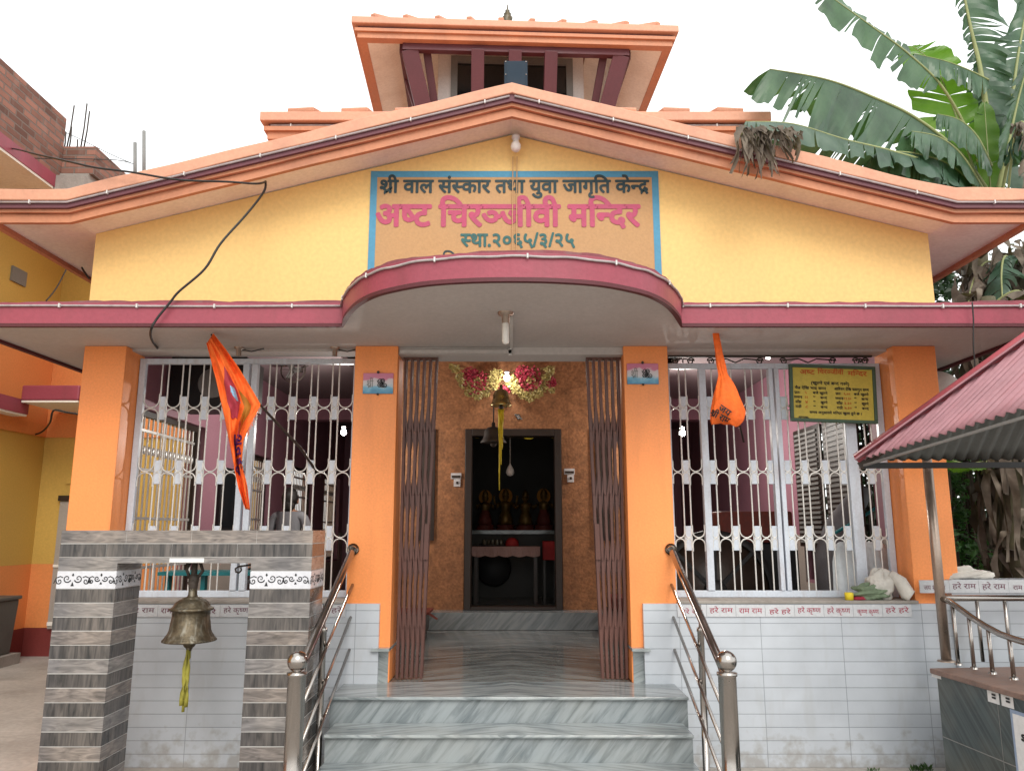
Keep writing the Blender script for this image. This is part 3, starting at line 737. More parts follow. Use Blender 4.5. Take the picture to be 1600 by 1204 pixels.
grille(1.24, 3.02, [(1.53, 1.585), (2.10, 2.135), (2.15, 2.185), (2.70, 2.785)], [1.398, 1.612, 1.773, 1.943, 2.08, 2.215, 2.354, 2.519, 2.663, 2.889], 3.02, True)
#@@GATES
# ================================================================== collapsible gates
def gate(sx, label):
    g_ = thing('folding_gate', (sx * .8, 6.15, FZ), label, 'folding gate', 'collapsible gates of the doorway')
    n = 6
    for i in range(n):
        xb = sx * (.865 - .036 * i); xt = sx * (.86 - .05 * i)
        m = MB()
        for dy in (-.03, .03): m.beam((xb, 6.16 + dy, FZ + .006), (xt, 6.16 + dy, 3.045), .019, .012, (0, 1, 0))
        m.build('channel', M['gate'], g_)
    m = MB()
    for zc in (.95, 1.45, 1.95, 2.45):
        for i in range(n - 1):
            f = (zc - FZ) / 2.45
            a = sx * (.865 - .036 * i) * (1 - f) + sx * (.86 - .05 * i) * f; b = sx * (.865 - .036 * (i + 1)) * (1 - f) + sx * (.86 - .05 * (i + 1)) * f
            m.beam((a, 6.16, zc - .2), (b, 6.16, zc + .2), .014, .02, (0, 1, 0)); m.beam((b, 6.14, zc - .2), (a, 6.14, zc + .2), .014, .02, (0, 1, 0))
            m.tube([(b, 6.11, zc), (b, 6.21, zc)], .006, 6)
    m.build('lattice', M['gate'], g_)
    m = MB(); m.box(sx * .69 - .03, sx * .69 + .03, 6.10, 6.125, 1.55, 1.72) if False else m.beam((sx * .665, 6.115, 1.45), (sx * .66, 6.115, 1.72), .035, .02, (0, 1, 0))
    m.build('handle', M['gate'], g_)
    m = MB(); m.box(min(sx * .88, sx * .6), max(sx * .88, sx * .6), 6.13, 6.19, 3.036, 3.0495); m.build('top_track', M['gate'], g_)
    return g_
gate(-1, 'brown collapsible gate folded against the left doorway pillar')
gate(1, 'brown collapsible gate folded against the right doorway pillar')
#@@RAILS
# ================================================================== stair railings
def railing(sx, label):
    r_ = thing('stair_railing', (sx * 1.21, 4.6, 0), label, 'railing', 'stainless railings of the steps')
    X = sx * 1.215
    m = MB(); m.lathe([(0, 0), (.075, 0), (.075, .02), (.0505, .022), (.0505, .865), (.057, .868), (.057, .885), (.02, .89), (.02, .905)], (X, 4.6, 0), 28); npst = m.build('newel_post', M['steel'], r_)
    m = MB(); m.ball((X, 4.6, .945), .058, 28); m.build('ball', M['steel'], npst)
    m = MB(); m.tube([(X, 4.63, .83), (X, 4.7, .90), (X * .995, 5.95, 1.50), (X * .99, 5.999, 1.53)], .026, 14); m.build('handrail', M['steel'], r_)
    m = MB(); m.lathe([(.045, 0), (.045, .008), (.026, .012)], (X * .99, 5.985, 1.53), 14, 'Y'); m.build('wall_flange', M['steel'], r_)
    for zt, zb in ((1.27, .62), (1.05, .40), (.82, .19)):
        m = MB(); m.tube([(X, 4.62, zb), (X * .985, 5.99, zt)], .011, 10); m.build('rail', M['steel'], r_)
    m = MB(); m.lathe([(.045, 0), (.045, .009), (.022, .011), (.022, 1.02), (.026, 1.022), (.024, 1.045), (.011, 1.05), (.011, 1.19)], (sx * 1.235, 5.28, 0), 16); m.build('baluster', M['steel'], r_)
    return r_
railing(-1, 'stainless stair railing on the left of the steps beside the bell portal')
railing(1, 'stainless stair railing on the right of the steps')
#@@BELL
# ================================================================== bell portal
bp = thing('bell_portal', (-2.08, 5.2, 0), 'wood look tiled portal of two pillars and a lintel holding a brass bell', 'bell portal')
RH = .0848; TOPZ = 1.672; GY0, GY1 = 5.05, 5.38
cyc = [0, 1, 2, 1]
def rows(mb, x0, x1, ztop, n, start, y0=GY0, y1=GY1):
    z = ztop; tr = random.Random(int(abs(x0) * 100) + n)
    for i in range(n):
        mb.cur = cyc[(start + i) % 4]; cuts = [x0] + [x0 + q * .417 - (.0 if i % 2 == 0 else .12) for q in range(1, 5) if x0 + q * .417 < x1 - .06] + [x1]
        for a, b in zip(cuts, cuts[1:]):
            j = tr.uniform(-.0006, .0008); mb.box(a + (.001 if a > x0 else 0), b - (.001 if b < x1 else 0), y0 - j, y1, z - RH + .005 + tr.uniform(-.0006, .0006), z + tr.uniform(-.0006, .0006))
        z -= RH
    mb.cur = 3; mb.box(x0 + .0012, x1 - .0012, y0 + .0012, y1 - .0012, z + .001, ztop - .002); mb.cur = 0
    return z
mats4 = [M['plankA'], M['plankB'], M['plankC'], M['grout']]
LX0, LX1, RX0, RX1 = -2.885, -2.51, -1.66, -1.275
mb = MB(); z = rows(mb, LX0, RX1, TOPZ, 2, 0); mb.cur = 2; mb.box(LX1 - .0, RX0 + .0, GY0, GY1, z - .035, z); lint = mb.build('lintel', mats4, bp)
MB().box(LX1 + .33, LX1 + .55, GY0 - .003, GY0, z - .03, z - .004).build('tile_label', M['paper'], lint)
def scrolls(mb, o, u, w_, h_, n):
    v = UZ; cx = w_ / 2; cy = h_ / 2
    def spiral(x, y, r, s1, s2, turns=1.6, st=0):
        mb.ribbon([(x + s1 * r * (1 - k / 26) * math.cos(st + k / 26 * turns * 6.283), y + s2 * r * (1 - k / 26) * math.sin(st + k / 26 * turns * 6.283)) for k in range(25)], [.0075 - .004 * k / 26 for k in range(25)], o, u, v, n, .0015)
    for c, f in ((w_ * .27, 1), (w_ * .75, .72)):
        for s in (-1, 1):
            spiral(c + s * .036 * f, cy + .008, .026 * f, s, 1, 1.5, R(200))
            spiral(c + s * .085 * f, cy - .008, .020 * f, -s, 1, 1.4, R(160))
            mb.ribbon([(c + s * .062 * f, cy + .015), (c + s * .08 * f, cy + .022), (c + s * .105 * f, cy + .012), (c + s * .118 * f, cy - .022)], .006, o, u, v, n, .0018)
        mb.ribbon([(c, cy - .038 * f), (c, cy - .024 * f), (c, cy - .014)], [.022 * f, .010, .004], o, u, v, n, .0016)
        mb.ribbon([(c, cy + .040), (c, cy + .030), (c, cy + .022)], [.004, .014, .004], o, u, v, n, .0016)
for x0, x1 in ((LX0, LX1), (RX0, RX1)):
    mb = MB(); zz = z; mb.cur = 2; mb.box(x0, x1, GY0, GY1, zz - RH + .005, zz); zz -= RH
    zb1 = zz; zz -= .112
    zb0 = zz + .005
    rows(mb, x0, x1, zz, 16, 1)
    mb.cur = 3; mb.box(x0 + .004, x1 - .004, GY0 + .004, GY1 - .004, zz - .003, z - .003)
    col = mb.build('pillar', mats4, bp)
    bt = MB().box(x0, x1, GY0, GY1, zb0, zb1).build('border_tile', M['bordertile'], bp)
    sc = MB(); hh = zb1 - zb0
    scrolls(sc, Vector((x0, GY0, zb0)), UX, x1 - x0, hh, Vector((0, -1, 0)))
    scrolls(sc, Vector((x1, GY0, zb0)), Vector((0, 1, 0)), GY1 - GY0, hh, Vector((1, 0, 0)))
    sc.build('scroll_pattern', M['ink'], bt, fixn=False)
hk = MB()
hk.tube([(RX0 - .001, 5.2, 1.455), (RX0 - .09, 5.2, 1.445), (RX0 - .13, 5.2, 1.44), (RX0 - .15, 5.2, 1.425), (RX0 - .145, 5.2, 1.405), (RX0 - .125, 5.2, 1.40), (RX0 - .11, 5.2, 1.415), (RX0 - .115, 5.2, 1.435)], .006, 8)
hk.build('iron_hook', M['iron'], bp)
BX = PY(298, 970, 5.215).x
def zat(py, Y=5.215): return PY(298, py, Y).z
zl, zs, zc, zh = zat(1001), zat(952), zat(936), zat(880)
bell = thing('hanging_bell', (BX, 5.215, zl), 'large aged brass bell hanging from the tiled portal', 'bell')
k = (zs - zl)
prof = [(.16, zl), (.168, zl + .003), (.167, zl + .010), (.154, zl + .024), (.136, zl + k * .26), (.124, zl + k * .42), (.117, zl + k * .62), (.115, zl + k * .82), (.117, zs - .008), (.130, zs - .004), (.137, zs + .003), (.136, zs + .010), (.124, zs + .016), (.116, zs + .022), (.104, zs + .044), (.080, zs + .064), (.062, zs + .070), (.060, zs + .078), (.034, zs + .082), (.028, zs + .095), (.026, zs + .14), (0, zs + .141)]
m = MB(); m.lathe(prof, (BX, 5.215, 0), 40); m.lathe([(.158, zl + .001), (.13, zl + .06), (.115, zl + .16), (.0, zl + .2)], (BX, 5.215, 0), 32)
for q in (.10, .16, .2, .45, .5, .62, .66, .7, .84, .88):
    rr_ = [.168, .154, .136, .124, .117, .115, .117]; hh_ = [.02, .12, .26, .42, .62, .82, .97]
    for i in range(6):
        if hh_[i] <= q <= hh_[i + 1]: rq = rr_[i] + (rr_[i + 1] - rr_[i]) * (q - hh_[i]) / (hh_[i + 1] - hh_[i])
    m.lathe([(rq - .002, zl + k * q - .003), (rq + .0022, zl + k * q), (rq - .002, zl + k * q + .003)], (BX, 5.215, 0), 40)
m.build('bell_body', M['brass'], bell)
zq = zs + .135
m = MB(); m.tube([(BX, 5.215, zq - .05), (BX, 5.215, zq + .02), (BX - .01, 5.215, zq + .05)], [.022, .03, .034], 10)
m.ball((BX, 5.215, zq + .055), .036, 12, (1, .8, 1.3))
m.tube([(BX - .03, 5.215, z - .036), (BX - .045, 5.2, zq + .12), (BX - .025, 5.215, zq + .06)], .011, 8); m.tube([(BX + .035, 5.215, z - .036), (BX + .05, 5.23, zq + .11), (BX + .02, 5.215, zq + .06)], .011, 8)
m.tube([(BX, 5.215, z - .036), (BX, 5.215, zq + .05)], .02, 8); m.build('shackle', M['iron'], bell)
m = MB(); m.tube([(BX + .002, 5.215, zl + .15), (BX + .002, 5.215, zl + .01)], .01, 8); m.ball((BX + .002, 5.215, zl - .015), .04, 14, (1, 1, .8)); m.tube([(BX + .002, 5.215, zl - .03), (BX + .004, 5.215, zl - .06)], [.028, .014], 10); m.build('clapper', M['brass'], bell)
m = MB()
def strip(mb, pts, wd, nrm=(0, -1, 0)):
    vs = []; 
    for i, p in enumerate(pts):
        p = Vector(p); ww = wd[i] if isinstance(wd, list) else wd; a = .9 * math.sin(i * 1.3)
        vs += [p + Vector((-ww / 2 * math.cos(a), ww / 2 * math.sin(a), 0)), p + Vector((ww / 2 * math.cos(a), -ww / 2 * math.sin(a), 0))]
    mb.smooth = True; mb.add(vs, [(2 * i, 2 * i + 1, 2 * i + 3, 2 * i + 2) for i in range(len(pts) - 1)]); mb.smooth = False
for dx, L, ww in ((-.012, .34, .03), (.012, .35, .026), (.004, .30, .03), (-.004, .38, .018)):
    strip(m, [(BX + dx * min(1, i / 3) * (1 + .3 * math.sin(i)), 5.212 - abs(dx), zl - .05 - L * i / 9) for i in range(10)], [ww * (.5 + .5 * min(1, i / 4)) for i in range(10)])
m.tube([(BX - .006, 5.21, zl - .05), (BX - .01, 5.21, zl - .1), (BX, 5.21, zl - .14), (BX + .012, 5.21, zl - .1), (BX + .01, 5.21, zl - .05)], .006, 6)
rb = m.build('ribbon', M['ribbon'], bell, 'faded olive yellow ribbon'); 
sm = rb.modifiers.new('thick', 'SOLIDIFY'); sm.thickness = .003
#@@END1
#@@FLAGS
# ================================================================== flags
def lerp_poly(poly, t):
    ys = [p[1] for p in poly]; y = poly[0][1] + (poly[-1][1] - poly[0][1]) * t
    for i in range(len(poly) - 1):
        a, b = poly[i], poly[i + 1]
        if min(a[1], b[1]) - 1e-6 <= y <= max(a[1], b[1]) + 1e-6:
            f = (y - a[1]) / (b[1] - a[1]) if b[1] != a[1] else 0; return a[0] + (b[0] - a[0]) * f, y
    return poly[-1]
FY = 5.55
f1 = thing('flag', PY(455, 690, 6.1), 'saffron pennant on a slanting bamboo pole outside the left window grille', 'flag', 'saffron flags')
Lp = [(323, 536), (330, 562), (338, 596), (350, 650), (362, 710), (373, 762), (384, 795)]
Rp = [(333, 521), (352, 545), (371, 572), (392, 606), (407, 632), (396, 652), (381, 688), (378, 722), (386, 760), (390, 796)]
def clothpt(s, t, off=0):
    a = lerp_poly(Lp, t); b = lerp_poly(Rp, t); px = a[0] + (b[0] - a[0]) * s; py = a[1] + (b[1] - a[1]) * s
    yy = FY + .045 * math.sin(s * 8 + t * 6) * min(1, t * 3 + .3) + .016 * math.sin(s * 17 - t * 9 + 1) + .010 * math.sin(s * 29 + t * 14) + .008 * math.sin(t * 40 + s * 9) - off + .35 * t * .2
    return PY(px, py, yy)
mb = MB(); mb.smooth = True; NS, NT = 30, 80
mb.add([clothpt(i / NS, j / NT) for j in range(NT + 1) for i in range(NS + 1)], [(j * (NS + 1) + i, j * (NS + 1) + i + 1, (j + 1) * (NS + 1) + i + 1, (j + 1) * (NS + 1) + i) for j in range(NT) for i in range(NS)])
cl = mb.build('cloth', M['flag'], f1); sm = cl.modifiers.new('thick', 'SOLIDIFY'); sm.thickness = .003
def clothpatch(poly, mat, name, inner=None):
    """printed patch: polygon in (s,t) cloth coordinates laid on the folded cloth"""
    mb = MB(); mb.smooth = True; poly = list(poly); ts = [p[1] for p in poly]; t0, t1 = min(ts), max(ts); n = 26; rowsv = []
    for k in range(n + 1):
        t = t0 + (t1 - t0) * k / n; xs = []
        for i in range(len(poly)):
            a, b = poly[i], poly[(i + 1) % len(poly)]
            if (a[1] - t) * (b[1] - t) <= 0 and a[1] != b[1]: xs.append(a[0] + (b[0] - a[0]) * (t - a[1]) / (b[1] - a[1]))
        if len(xs) >= 2: rowsv.append((min(xs), max(xs), t))
    vs = []; fs = []; m_ = 6
    for (a, b, t) in rowsv: vs += [clothpt(a + (b - a) * q / m_, t, .005) for q in range(m_ + 1)]
    for k in range(len(rowsv) - 1):
        for q in range(m_): o_ = k * (m_ + 1) + q; fs.append((o_, o_ + 1, o_ + m_ + 2, o_ + m_ + 1))
    mb.add(vs, fs); return mb.build(name, mat, cl, fixn=False)
clothpatch([(.5, .16), (.55, .22), (.58, .30), (.55, .36), (.45, .40), (.42, .47), (.34, .42), (.22, .46), (.18, .36), (.25, .25)], M['flagmaroon'], 'print')
clothpatch([(.42, .27), (.52, .29), (.56, .34), (.52, .38), (.44, .36), (.36, .31)], M['flagblue'], 'print')
clothpatch([(.62, .30), (.74, .36), (.78, .45), (.66, .50), (.60, .58), (.52, .54), (.56, .44)], M['flaggold'], 'print')
clothpatch([(.52, .48), (.60, .50), (.60, .60), (.52, .62), (.50, .55)], M['flagmaroon'], 'print')
def clothtext(s_, s0, s1, t0, t1, mat, rot=True):
    V, Fc = letters(s_, .04); x0 = min(p[0] for p in V); x1 = max(p[0] for p in V); mb = MB(); vs = []
    for p in V:
        a = (p[0] - x0) / (x1 - x0); b = p[1] / .75
        vs.append(clothpt(s0 + (s1 - s0) * b, t0 + (t1 - t0) * a, .006))
    nv = len(vs); mb.add(vs, Fc)
    for q, (dx_, dz_) in enumerate(((.003, 0), (-.003, 0), (0, .003), (0, -.003))): mb.add([v + Vector((dx_, -.0003 * (q + 1), dz_)) for v in vs], Fc)
    mb.build('lettering', mat, cl, fixn=False)
clothtext('जय', .85, .22, .56, .69, M['purple']); clothtext('श्री', 1.0, .30, .70, .80, M['purple'])
mb = MB(); tip = PY(330, 522, FY + .03); mid = PY(407, 633, 5.78); en = PY(470, 700, 6.13); en2 = PY(500, 745, 6.3)
mb.tube([tip, PY(368, 577, 5.66), mid, PY(432, 660, 5.92), en, en2], [.007, .008, .009, .011, .011, .011], 8); mb.build('pole', M['darkwood'], f1)
mb = MB()
for k in range(16):
    p = lerp_poly(Rp, .40 + .16 * k / 15); q = clothpt(1, .41 + .15 * k / 15)
    mb.tube([q, q + Vector((.012 * random.random(), -.004, -.02 - .03 * random.random()))], .0018, 4)
mb.build('frayed_threads', M['flag'], cl)
f2 = thing('flag', PY(1135, 655, 5.6), 'saffron flag bunched like a sack hanging before the right window grille', 'flag', 'saffron flags')
prof = [(1117, 510, 4.5, .5), (1121, 535, 5, .5), (1124, 556, 6, .6), (1127, 574, 7, .6), (1129, 584, 5.5, .8), (1132, 592, 9, .8), (1134, 604, 16, .8), (1136, 622, 21, .7), (1137, 638, 25.5, .6), (1137, 648, 27.5, .5), (1136, 655, 27, .42), (1134, 660, 23, .3)]
mb = MB(); mb.smooth = True; n = 64; vs = []
for (px, py, hw, dp) in prof:
    c = PY(px, py, 5.6); r = hw / F * 5.65
    for k in range(n):
        a = 2 * math.pi * k / n; wv = 1 + (.16 if py < 600 else .06) * math.sin(a * 5 + py * .07) + (.12 if py < 600 else .035) * math.sin(a * 9 - py * .05 + 1)
        z_ = .03 * math.cos(a * 1) * (1 if py > 630 else 0)
        vs.append(c + Vector((r * wv * math.cos(a), r * dp * wv * math.sin(a), z_ * math.sin(a) + (.02 * math.sin(3 * a + 1) if py > 640 else 0))))
mb.add(vs, [(i * n + k, i * n + (k + 1) % n, (i + 1) * n + (k + 1) % n, (i + 1) * n + k) for i in range(len(prof) - 1) for k in range(n)])
mb.add(vs[-n:], [list(range(n))])
c2 = mb.build('cloth', M['flag'], f2); ss = c2.modifiers.new('sub', 'SUBSURF'); ss.levels = 1; ss.render_levels = 1
def bulgept(px, py):
    for i in range(len(prof) - 1):
        if prof[i][1] <= py <= prof[i + 1][1]: break
    a, b = prof[i], prof[i + 1]; f = (py - a[1]) / (b[1] - a[1]); cx = a[0] + (b[0] - a[0]) * f; hw = a[2] + (b[2] - a[2]) * f; dp = a[3] + (b[3] - a[3]) * f
    s_ = max(-.96, min(.96, (px - cx) / hw)); rr = hw / F * 5.65
    return PY(px, py, 5.6 - rr * dp * math.sqrt(1 - s_ * s_) * 1.06 - .006)
def bulgetext(s_, px, py, wpx, hpx, ang, mat):
    V, Fc = letters(s_, .045); x0 = min(p[0] for p in V); x1 = max(p[0] for p in V); mb = MB(); vs = []
    for p in V:
        a = ((p[0] - x0) / (x1 - x0) - .5) * wpx; b = -p[1] / .62 * hpx
        vs.append(bulgept(px + a * math.cos(ang) - b * math.sin(ang), min(659, py + a * math.sin(ang) + b * math.cos(ang))))
    mb.add(vs, Fc)
    for q, (dx_, dz_) in enumerate(((.002, 0), (-.002, 0), (0, .002), (0, -.002))): mb.add([v + Vector((dx_, -.0003 * (q + 1), dz_)) for v in vs], Fc)
    mb.build('lettering', mat, c2, fixn=False)
bulgetext('जय', 1130, 645, 20, 9, R(34), M['ink']); bulgetext('श्री राम', 1123, 655, 32, 9, R(28), M['ink'])
mb = MB(); mb.tube([PY(1113, 506, 5.62), PY(1127, 580, 5.62), PY(1150, 640, 5.95), PY(1162, 690, 6.22)], .008, 8); mb.build('pole', M['darkwood'], f2)
#@@BOARD
# ================================================================== notice board
nb0 = PY(1237, 660, 6.18); nb1 = PY(1361, 571, 6.18)
nb = thing('notice_board', ((nb0.x + nb1.x) / 2, 6.18, nb0.z), 'yellow notice board in a green frame listing opening hours on the right grille', 'notice board')
W_, H_ = nb1.x - nb0.x + .02, nb1.z - nb0.z
tl = R(-2.0); NBx = Vector((math.cos(tl), 0, math.sin(tl))); NBz = Vector((-math.sin(tl), 0, math.cos(tl))); NBo = Vector((nb0.x - .01, 6.18, nb0.z + .012))
NBr = Matrix((NBx, Vector((0, 1, 0)), NBz)).transposed()
def nbox(mb, x0, x1, y0, y1, z0, z1):
    c = NBo + NBx * ((x0 + x1) / 2) + NBz * ((z0 + z1) / 2) + Vector((0, (y0 + y1) / 2, 0)); mb.obox(c, x1 - x0, y1 - y0, z1 - z0, NBr)
m = MB(); nbox(m, .02, W_ - .02, -.008, .004, .02, H_ - .02); pn = m.build('panel', M['boardyellow'], nb)
m = MB()
for q in ((0, W_, 0, .0255), (0, W_, H_ - .0255, H_), (0, .0255, .026, H_ - .026), (W_ - .0255, W_, .026, H_ - .026)): nbox(m, q[0], q[1], -.02, .012, q[2], q[3])
m.build('frame', M['boardgreen'], nb, bevel=.003)
def nbt(s_, x, z, wd, h, mat, bold=.03):
    m = MB(); text(m, s_, NBo + NBx * (x * W_) + NBz * (z * H_) + Vector((0, -.008, 0)), NBx, NBz, wd * W_, h, bold, .002); m.build('lettering', mat, pn, fixn=False)
for i, (s_, wd) in enumerate((('अष्ट', .17), ('चिरञ्जीवी', .30), ('मन्दिर', .22))):
    nbt(s_, (.21, .48, .79)[i], (.83, .845, .83)[i], wd, .035, M['orangetext'], .03)
nbt('(खुल्ने एवं बन्द गर्ने)', .47, .655, .44, .022, M['ink'])
for col_, xo, ws in ((0, .24, ('चैत्र देखि भाद्र सम्म', 'प्रातः', '५', 'बजे खुल्ने', 'मध्यान्ह', '११', 'साँझ', '४', 'रात्री', '८')), (1, .715, ('आश्विन देखि फाल्गुन सम्म', 'प्रातः', '६.००', 'बजे खुल्ने', 'मध्यान्ह', '११.३०', 'साँझ', '३.३०', 'रात्री', '७.३०'))):
    nbt(ws[0], xo, .565, .36 + .04 * col_, .020, M['ink'])
    z0 = .485
    nbt(ws[1], xo - .155, z0, .065, .018, M['ink']); nbt(ws[2], xo - .055, z0, .02 + .05 * col_, .018, M['orangetext']); nbt(ws[3], xo + .11, z0, .17, .018, M['ink'])
    for r_i, (l_, n_, v_) in enumerate(((ws[4], ws[5], 'बन्द'), (ws[6], ws[7], 'खुल्ने'), (ws[8], ws[9], 'बन्द'))):
        zz = z0 - .082 * (r_i + 1); nbt(l_, xo - .145, zz, .095 if r_i == 0 else .07, .018, M['ink']); nbt(n_, xo - .05, zz, .03 + .05 * col_, .018, M['orangetext']); nbt('"', xo + .04, zz, .02, .018, M['ink']); nbt(v_, xo + .15, zz, .08, .018, M['ink'])
nbt('समय अनुसारले मन्दिर खुला हुने छ ।', .52, .145, .60, .018, M['ink']); nbt('-सम्पर्क-', .15, .055, .13, .016, M['ink'])
# ================================================================== plaques on the doorway pillars
def plaque(px0, px1, py0, py1, label, seed):
    a = PY(px0, py1, 5.995); b = PY(px1, py0, 5.995); rr = random.Random(seed)
    t = thing('picture_plaque', ((a.x + b.x) / 2, 5.995, a.z), label, 'plaque', 'plaques on the doorway pillars')
    W2, H2 = b.x - a.x, b.z - a.z
    m = MB(); m.box(a.x, b.x, 5.985, 5.999, a.z, b.z); m.build('plate', M['plaqueprint'], t, bevel=.002); y = 5.9835
    m = MB(); o_ = Vector((a.x, y - .001, a.z)); nn = Vector((0, -1, 0))
    text(m, 'श्री', o_ + UX * W2 * .24 + UZ * H2 * .3, UX, UZ, W2 * .22, H2 * .34, .02, .001)
    m.build('lettering', M['greyframe'], t, fixn=False)
    m = MB()
    for k in range(5):
        c = (W2 * (.56 + .085 * (k % 3)), H2 * (.40 + .22 * (k // 3))); r_ = H2 * .13
        m.ribbon([(c[0] + r_ * (1 - q / 24) * math.cos(q * .55 + k), c[1] + r_ * (1 - q / 24) * math.sin(q * .55 + k)) for q in range(20)], .006, o_, UX, UZ, nn, .001)
    m.build('curl_drawing', M['ink'], t, fixn=False)
    m = MB(); m.ball(((a.x + b.x) / 2, 5.98, b.z + .006), .012, 8); m.ball(((a.x + b.x) / 2, 5.98, a.z - .006), .01, 8); m.build('clip', M['iron'], t)
plaque(567, 615, 583, 615, 'small pink and blue picture plaque on the left doorway pillar', 1)
plaque(980, 1028, 568, 600, 'small pink and blue picture plaque on the right doorway pillar', 2)
#@@LAMPS
# ================================================================== lamps
def bulbthing(p, r, label, hold='up', lit=False, name='light_bulb', power=0, group=None):
    t = thing(name, p, label, 'light bulb', group); p = Vector(p)
    m = MB(); m.ball(p, r, 18, (1, 1, 1.15)); m.build('bulb', M['bulb'] if lit else M['bulboff'], t)
    m = MB(); m.lathe([(r * .55, r * .9), (r * .6, r * 1.5), (r * .8, r * 1.55), (r * .8, r * 2.2), (0, r * 2.25)], p, 14); m.build('holder', M['plastic'], t)
    if power:
        l = bpy.data.lights.new('bulb_light', 'POINT'); l.energy = power; l.shadow_soft_size = r * 1.1; l.color = (1, .95, .88)
        lo = bpy.data.objects.new('bulb_light', l); C.objects.link(lo); lo.parent = t; lo.location = (0, -r * 1.6, -r * .6)
    return t
pb = PY(806, 229, 5.90); b1 = bulbthing(pb, .043, 'unlit white bulb under the peak of the gable')
m = MB(); m.beam(pb + Vector((0, 0, .09)), pb + Vector((0, .1, .12)), .05, .03); m.build('bracket', M['iron'], b1)
cd = MB(); ztop = pb.z - .05
for dx in (-.012, .022): cd.beam((.02 + dx, 5.982, ztop), (.008 + dx, 5.982, 3.27), .007, .012, (0, 1, 0))
tag(cd.build('wire_casing', M['signbg']), 'thin painted wire casing running down the sign below the gable bulb', 'wire')
pc = PZ(790, 488, 3.112)
cl_ = thing('ceiling_lamp', pc, 'lamp holder with white tube bulb under the curved canopy', 'lamp')
m = MB(); m.lathe([(.055, 0), (.05, -.018), (.028, -.02), (.026, -.075), (0, -.076)], pc, 18); m.build('holder', M['steel_worn'], cl_)
m = MB(); m.lathe([(.022, -.076), (.024, -.09), (.024, -.20), (.018, -.215), (0, -.22)], pc, 16); m.build('tube_bulb', M['bulboff'], cl_)
pe = PY(797, 551, 6.03)
cn = MB(); cn.box(pc.x + .028, pc.x + .05, pc.y, 6.03, 3.094, 3.1115); cn.box(pe.x - .012, pe.x + .012, 6.015, 6.037, 3.04, 3.094); tag(cn.build('conduit', M['plastic']), 'white plastic wire conduit running back from the canopy lamp', 'conduit')
cn = MB(); cn.box(-.895, .0, 6.015, 6.038, 3.055, 3.085); tag(cn.build('conduit', M['soffit']), 'grey wire conduit along the doorway lintel', 'conduit')
for px, py in ((528, 547), (388, 552)):
    p = PZ(px, py, 3.112); p.y = min(p.y, 6.05); h_ = thing('bulb_holder', p, 'empty brown bulb holder on the ceiling above the ' + ('right' if px > 450 else 'left') + ' half of the left grille', 'bulb holder')
    m = MB(); m.lathe([(.04, 0), (.036, -.014), (.02, -.016), (.02, -.07), (0, -.07)], p, 14); m.build('socket', M['steel_worn'], h_)
    m = MB(); m.tube([p + Vector((.03, 0, -.02)), p + Vector((.1, .0, -.035)), p + Vector((.2, .0, -.01))], .005, 6); m.build('lead', M['cable'], h_)
bulbthing(PY(537, 675, 8.5), .03, 'lit bulb on the passage wall behind the left grille', lit=True, power=48)
bulbthing(PY(1066, 676, 9.0), .034, 'lit bulb behind the left end of the right grille', lit=True, power=55)
bulbthing(PY(792, 590, 9.1), .036, 'lit bulb above the garland over the inner doorway', lit=True, power=4)
tb = MB(); a = PY(1200, 560, 7.2); tb.tube([a, a + Vector((.02, 0, .16))], .022, 10); tl_ = tb.build('tube_lamp', M['bulb']); tag(tl_, 'small bright lamp behind the top of the right grille', 'lamp')
fl = thing('floodlight', PY(806, 135, 5.95), 'square blue black floodlight standing on the gable peak', 'floodlight')
a = PY(788, 131, 5.95); b = PY(824, 97, 5.95); zb = 5.15
m = MB(); m.box(a.x, b.x, 5.93, 5.97, a.z - .05, b.z); m.build('housing', M['blueglass'], fl, bevel=.008)
m = MB(); m.box(a.x + .022, b.x - .022, 5.924, 5.9295, a.z - .03, b.z - .028); m.build('lens', M['blueglass'], fl)
m = MB()
for x_, z_ in ((a.x + .012, b.z - .012), (b.x - .012, b.z - .012), (a.x + .012, b.z - .13), (b.x - .012, b.z - .13)): m.ball((x_, 5.928, z_), .006, 8)
m.build('bolts', M['steel'], fl)
m = MB(); m.tube([((a.x + b.x) / 2, 5.96, zb - .02), ((a.x + b.x) / 2, 5.96, a.z)], .02, 10); m.build('stem', M['iron'], fl)
#@@CABLES
# ================================================================== cables and strip lights
def cable(pts, r, label, mat='cable', cat='cable', name='cable', clips=0, sub=6):
    P = [Vector(p) for p in pts]
    if sub and len(P) > 2:
        Q = []
        for i in range(len(P) - 1):
            p0 = P[max(i - 1, 0)]; p1 = P[i]; p2 = P[i + 1]; p3 = P[min(i + 2, len(P) - 1)]
            for k in range(sub):
                t = k / sub; Q.append(.5 * ((2 * p1) + (p2 - p0) * t + (2 * p0 - 5 * p1 + 4 * p2 - p3) * t * t + (3 * p1 - p0 - 3 * p2 + p3) * t ** 3))
        P = Q + [P[-1]]
    m = MB(); m.tube(P, r, 8); o = m.build(name, M[mat]); tag(o, label, cat)
    if clips:
        L = 0; nxt = .2
        for i in range(len(P) - 1):
            d = P[i + 1] - P[i]; l = d.length
            while nxt < L + l:
                q = P[i] + d * ((nxt - L) / l); c = MB(); c.obox(q - Vector((0, r * .3, 0)), .010, r * 2.4, .028, Matrix.Identity(3)); c.build('clip', M['plastic'], o); nxt += clips
            L += l
    return o
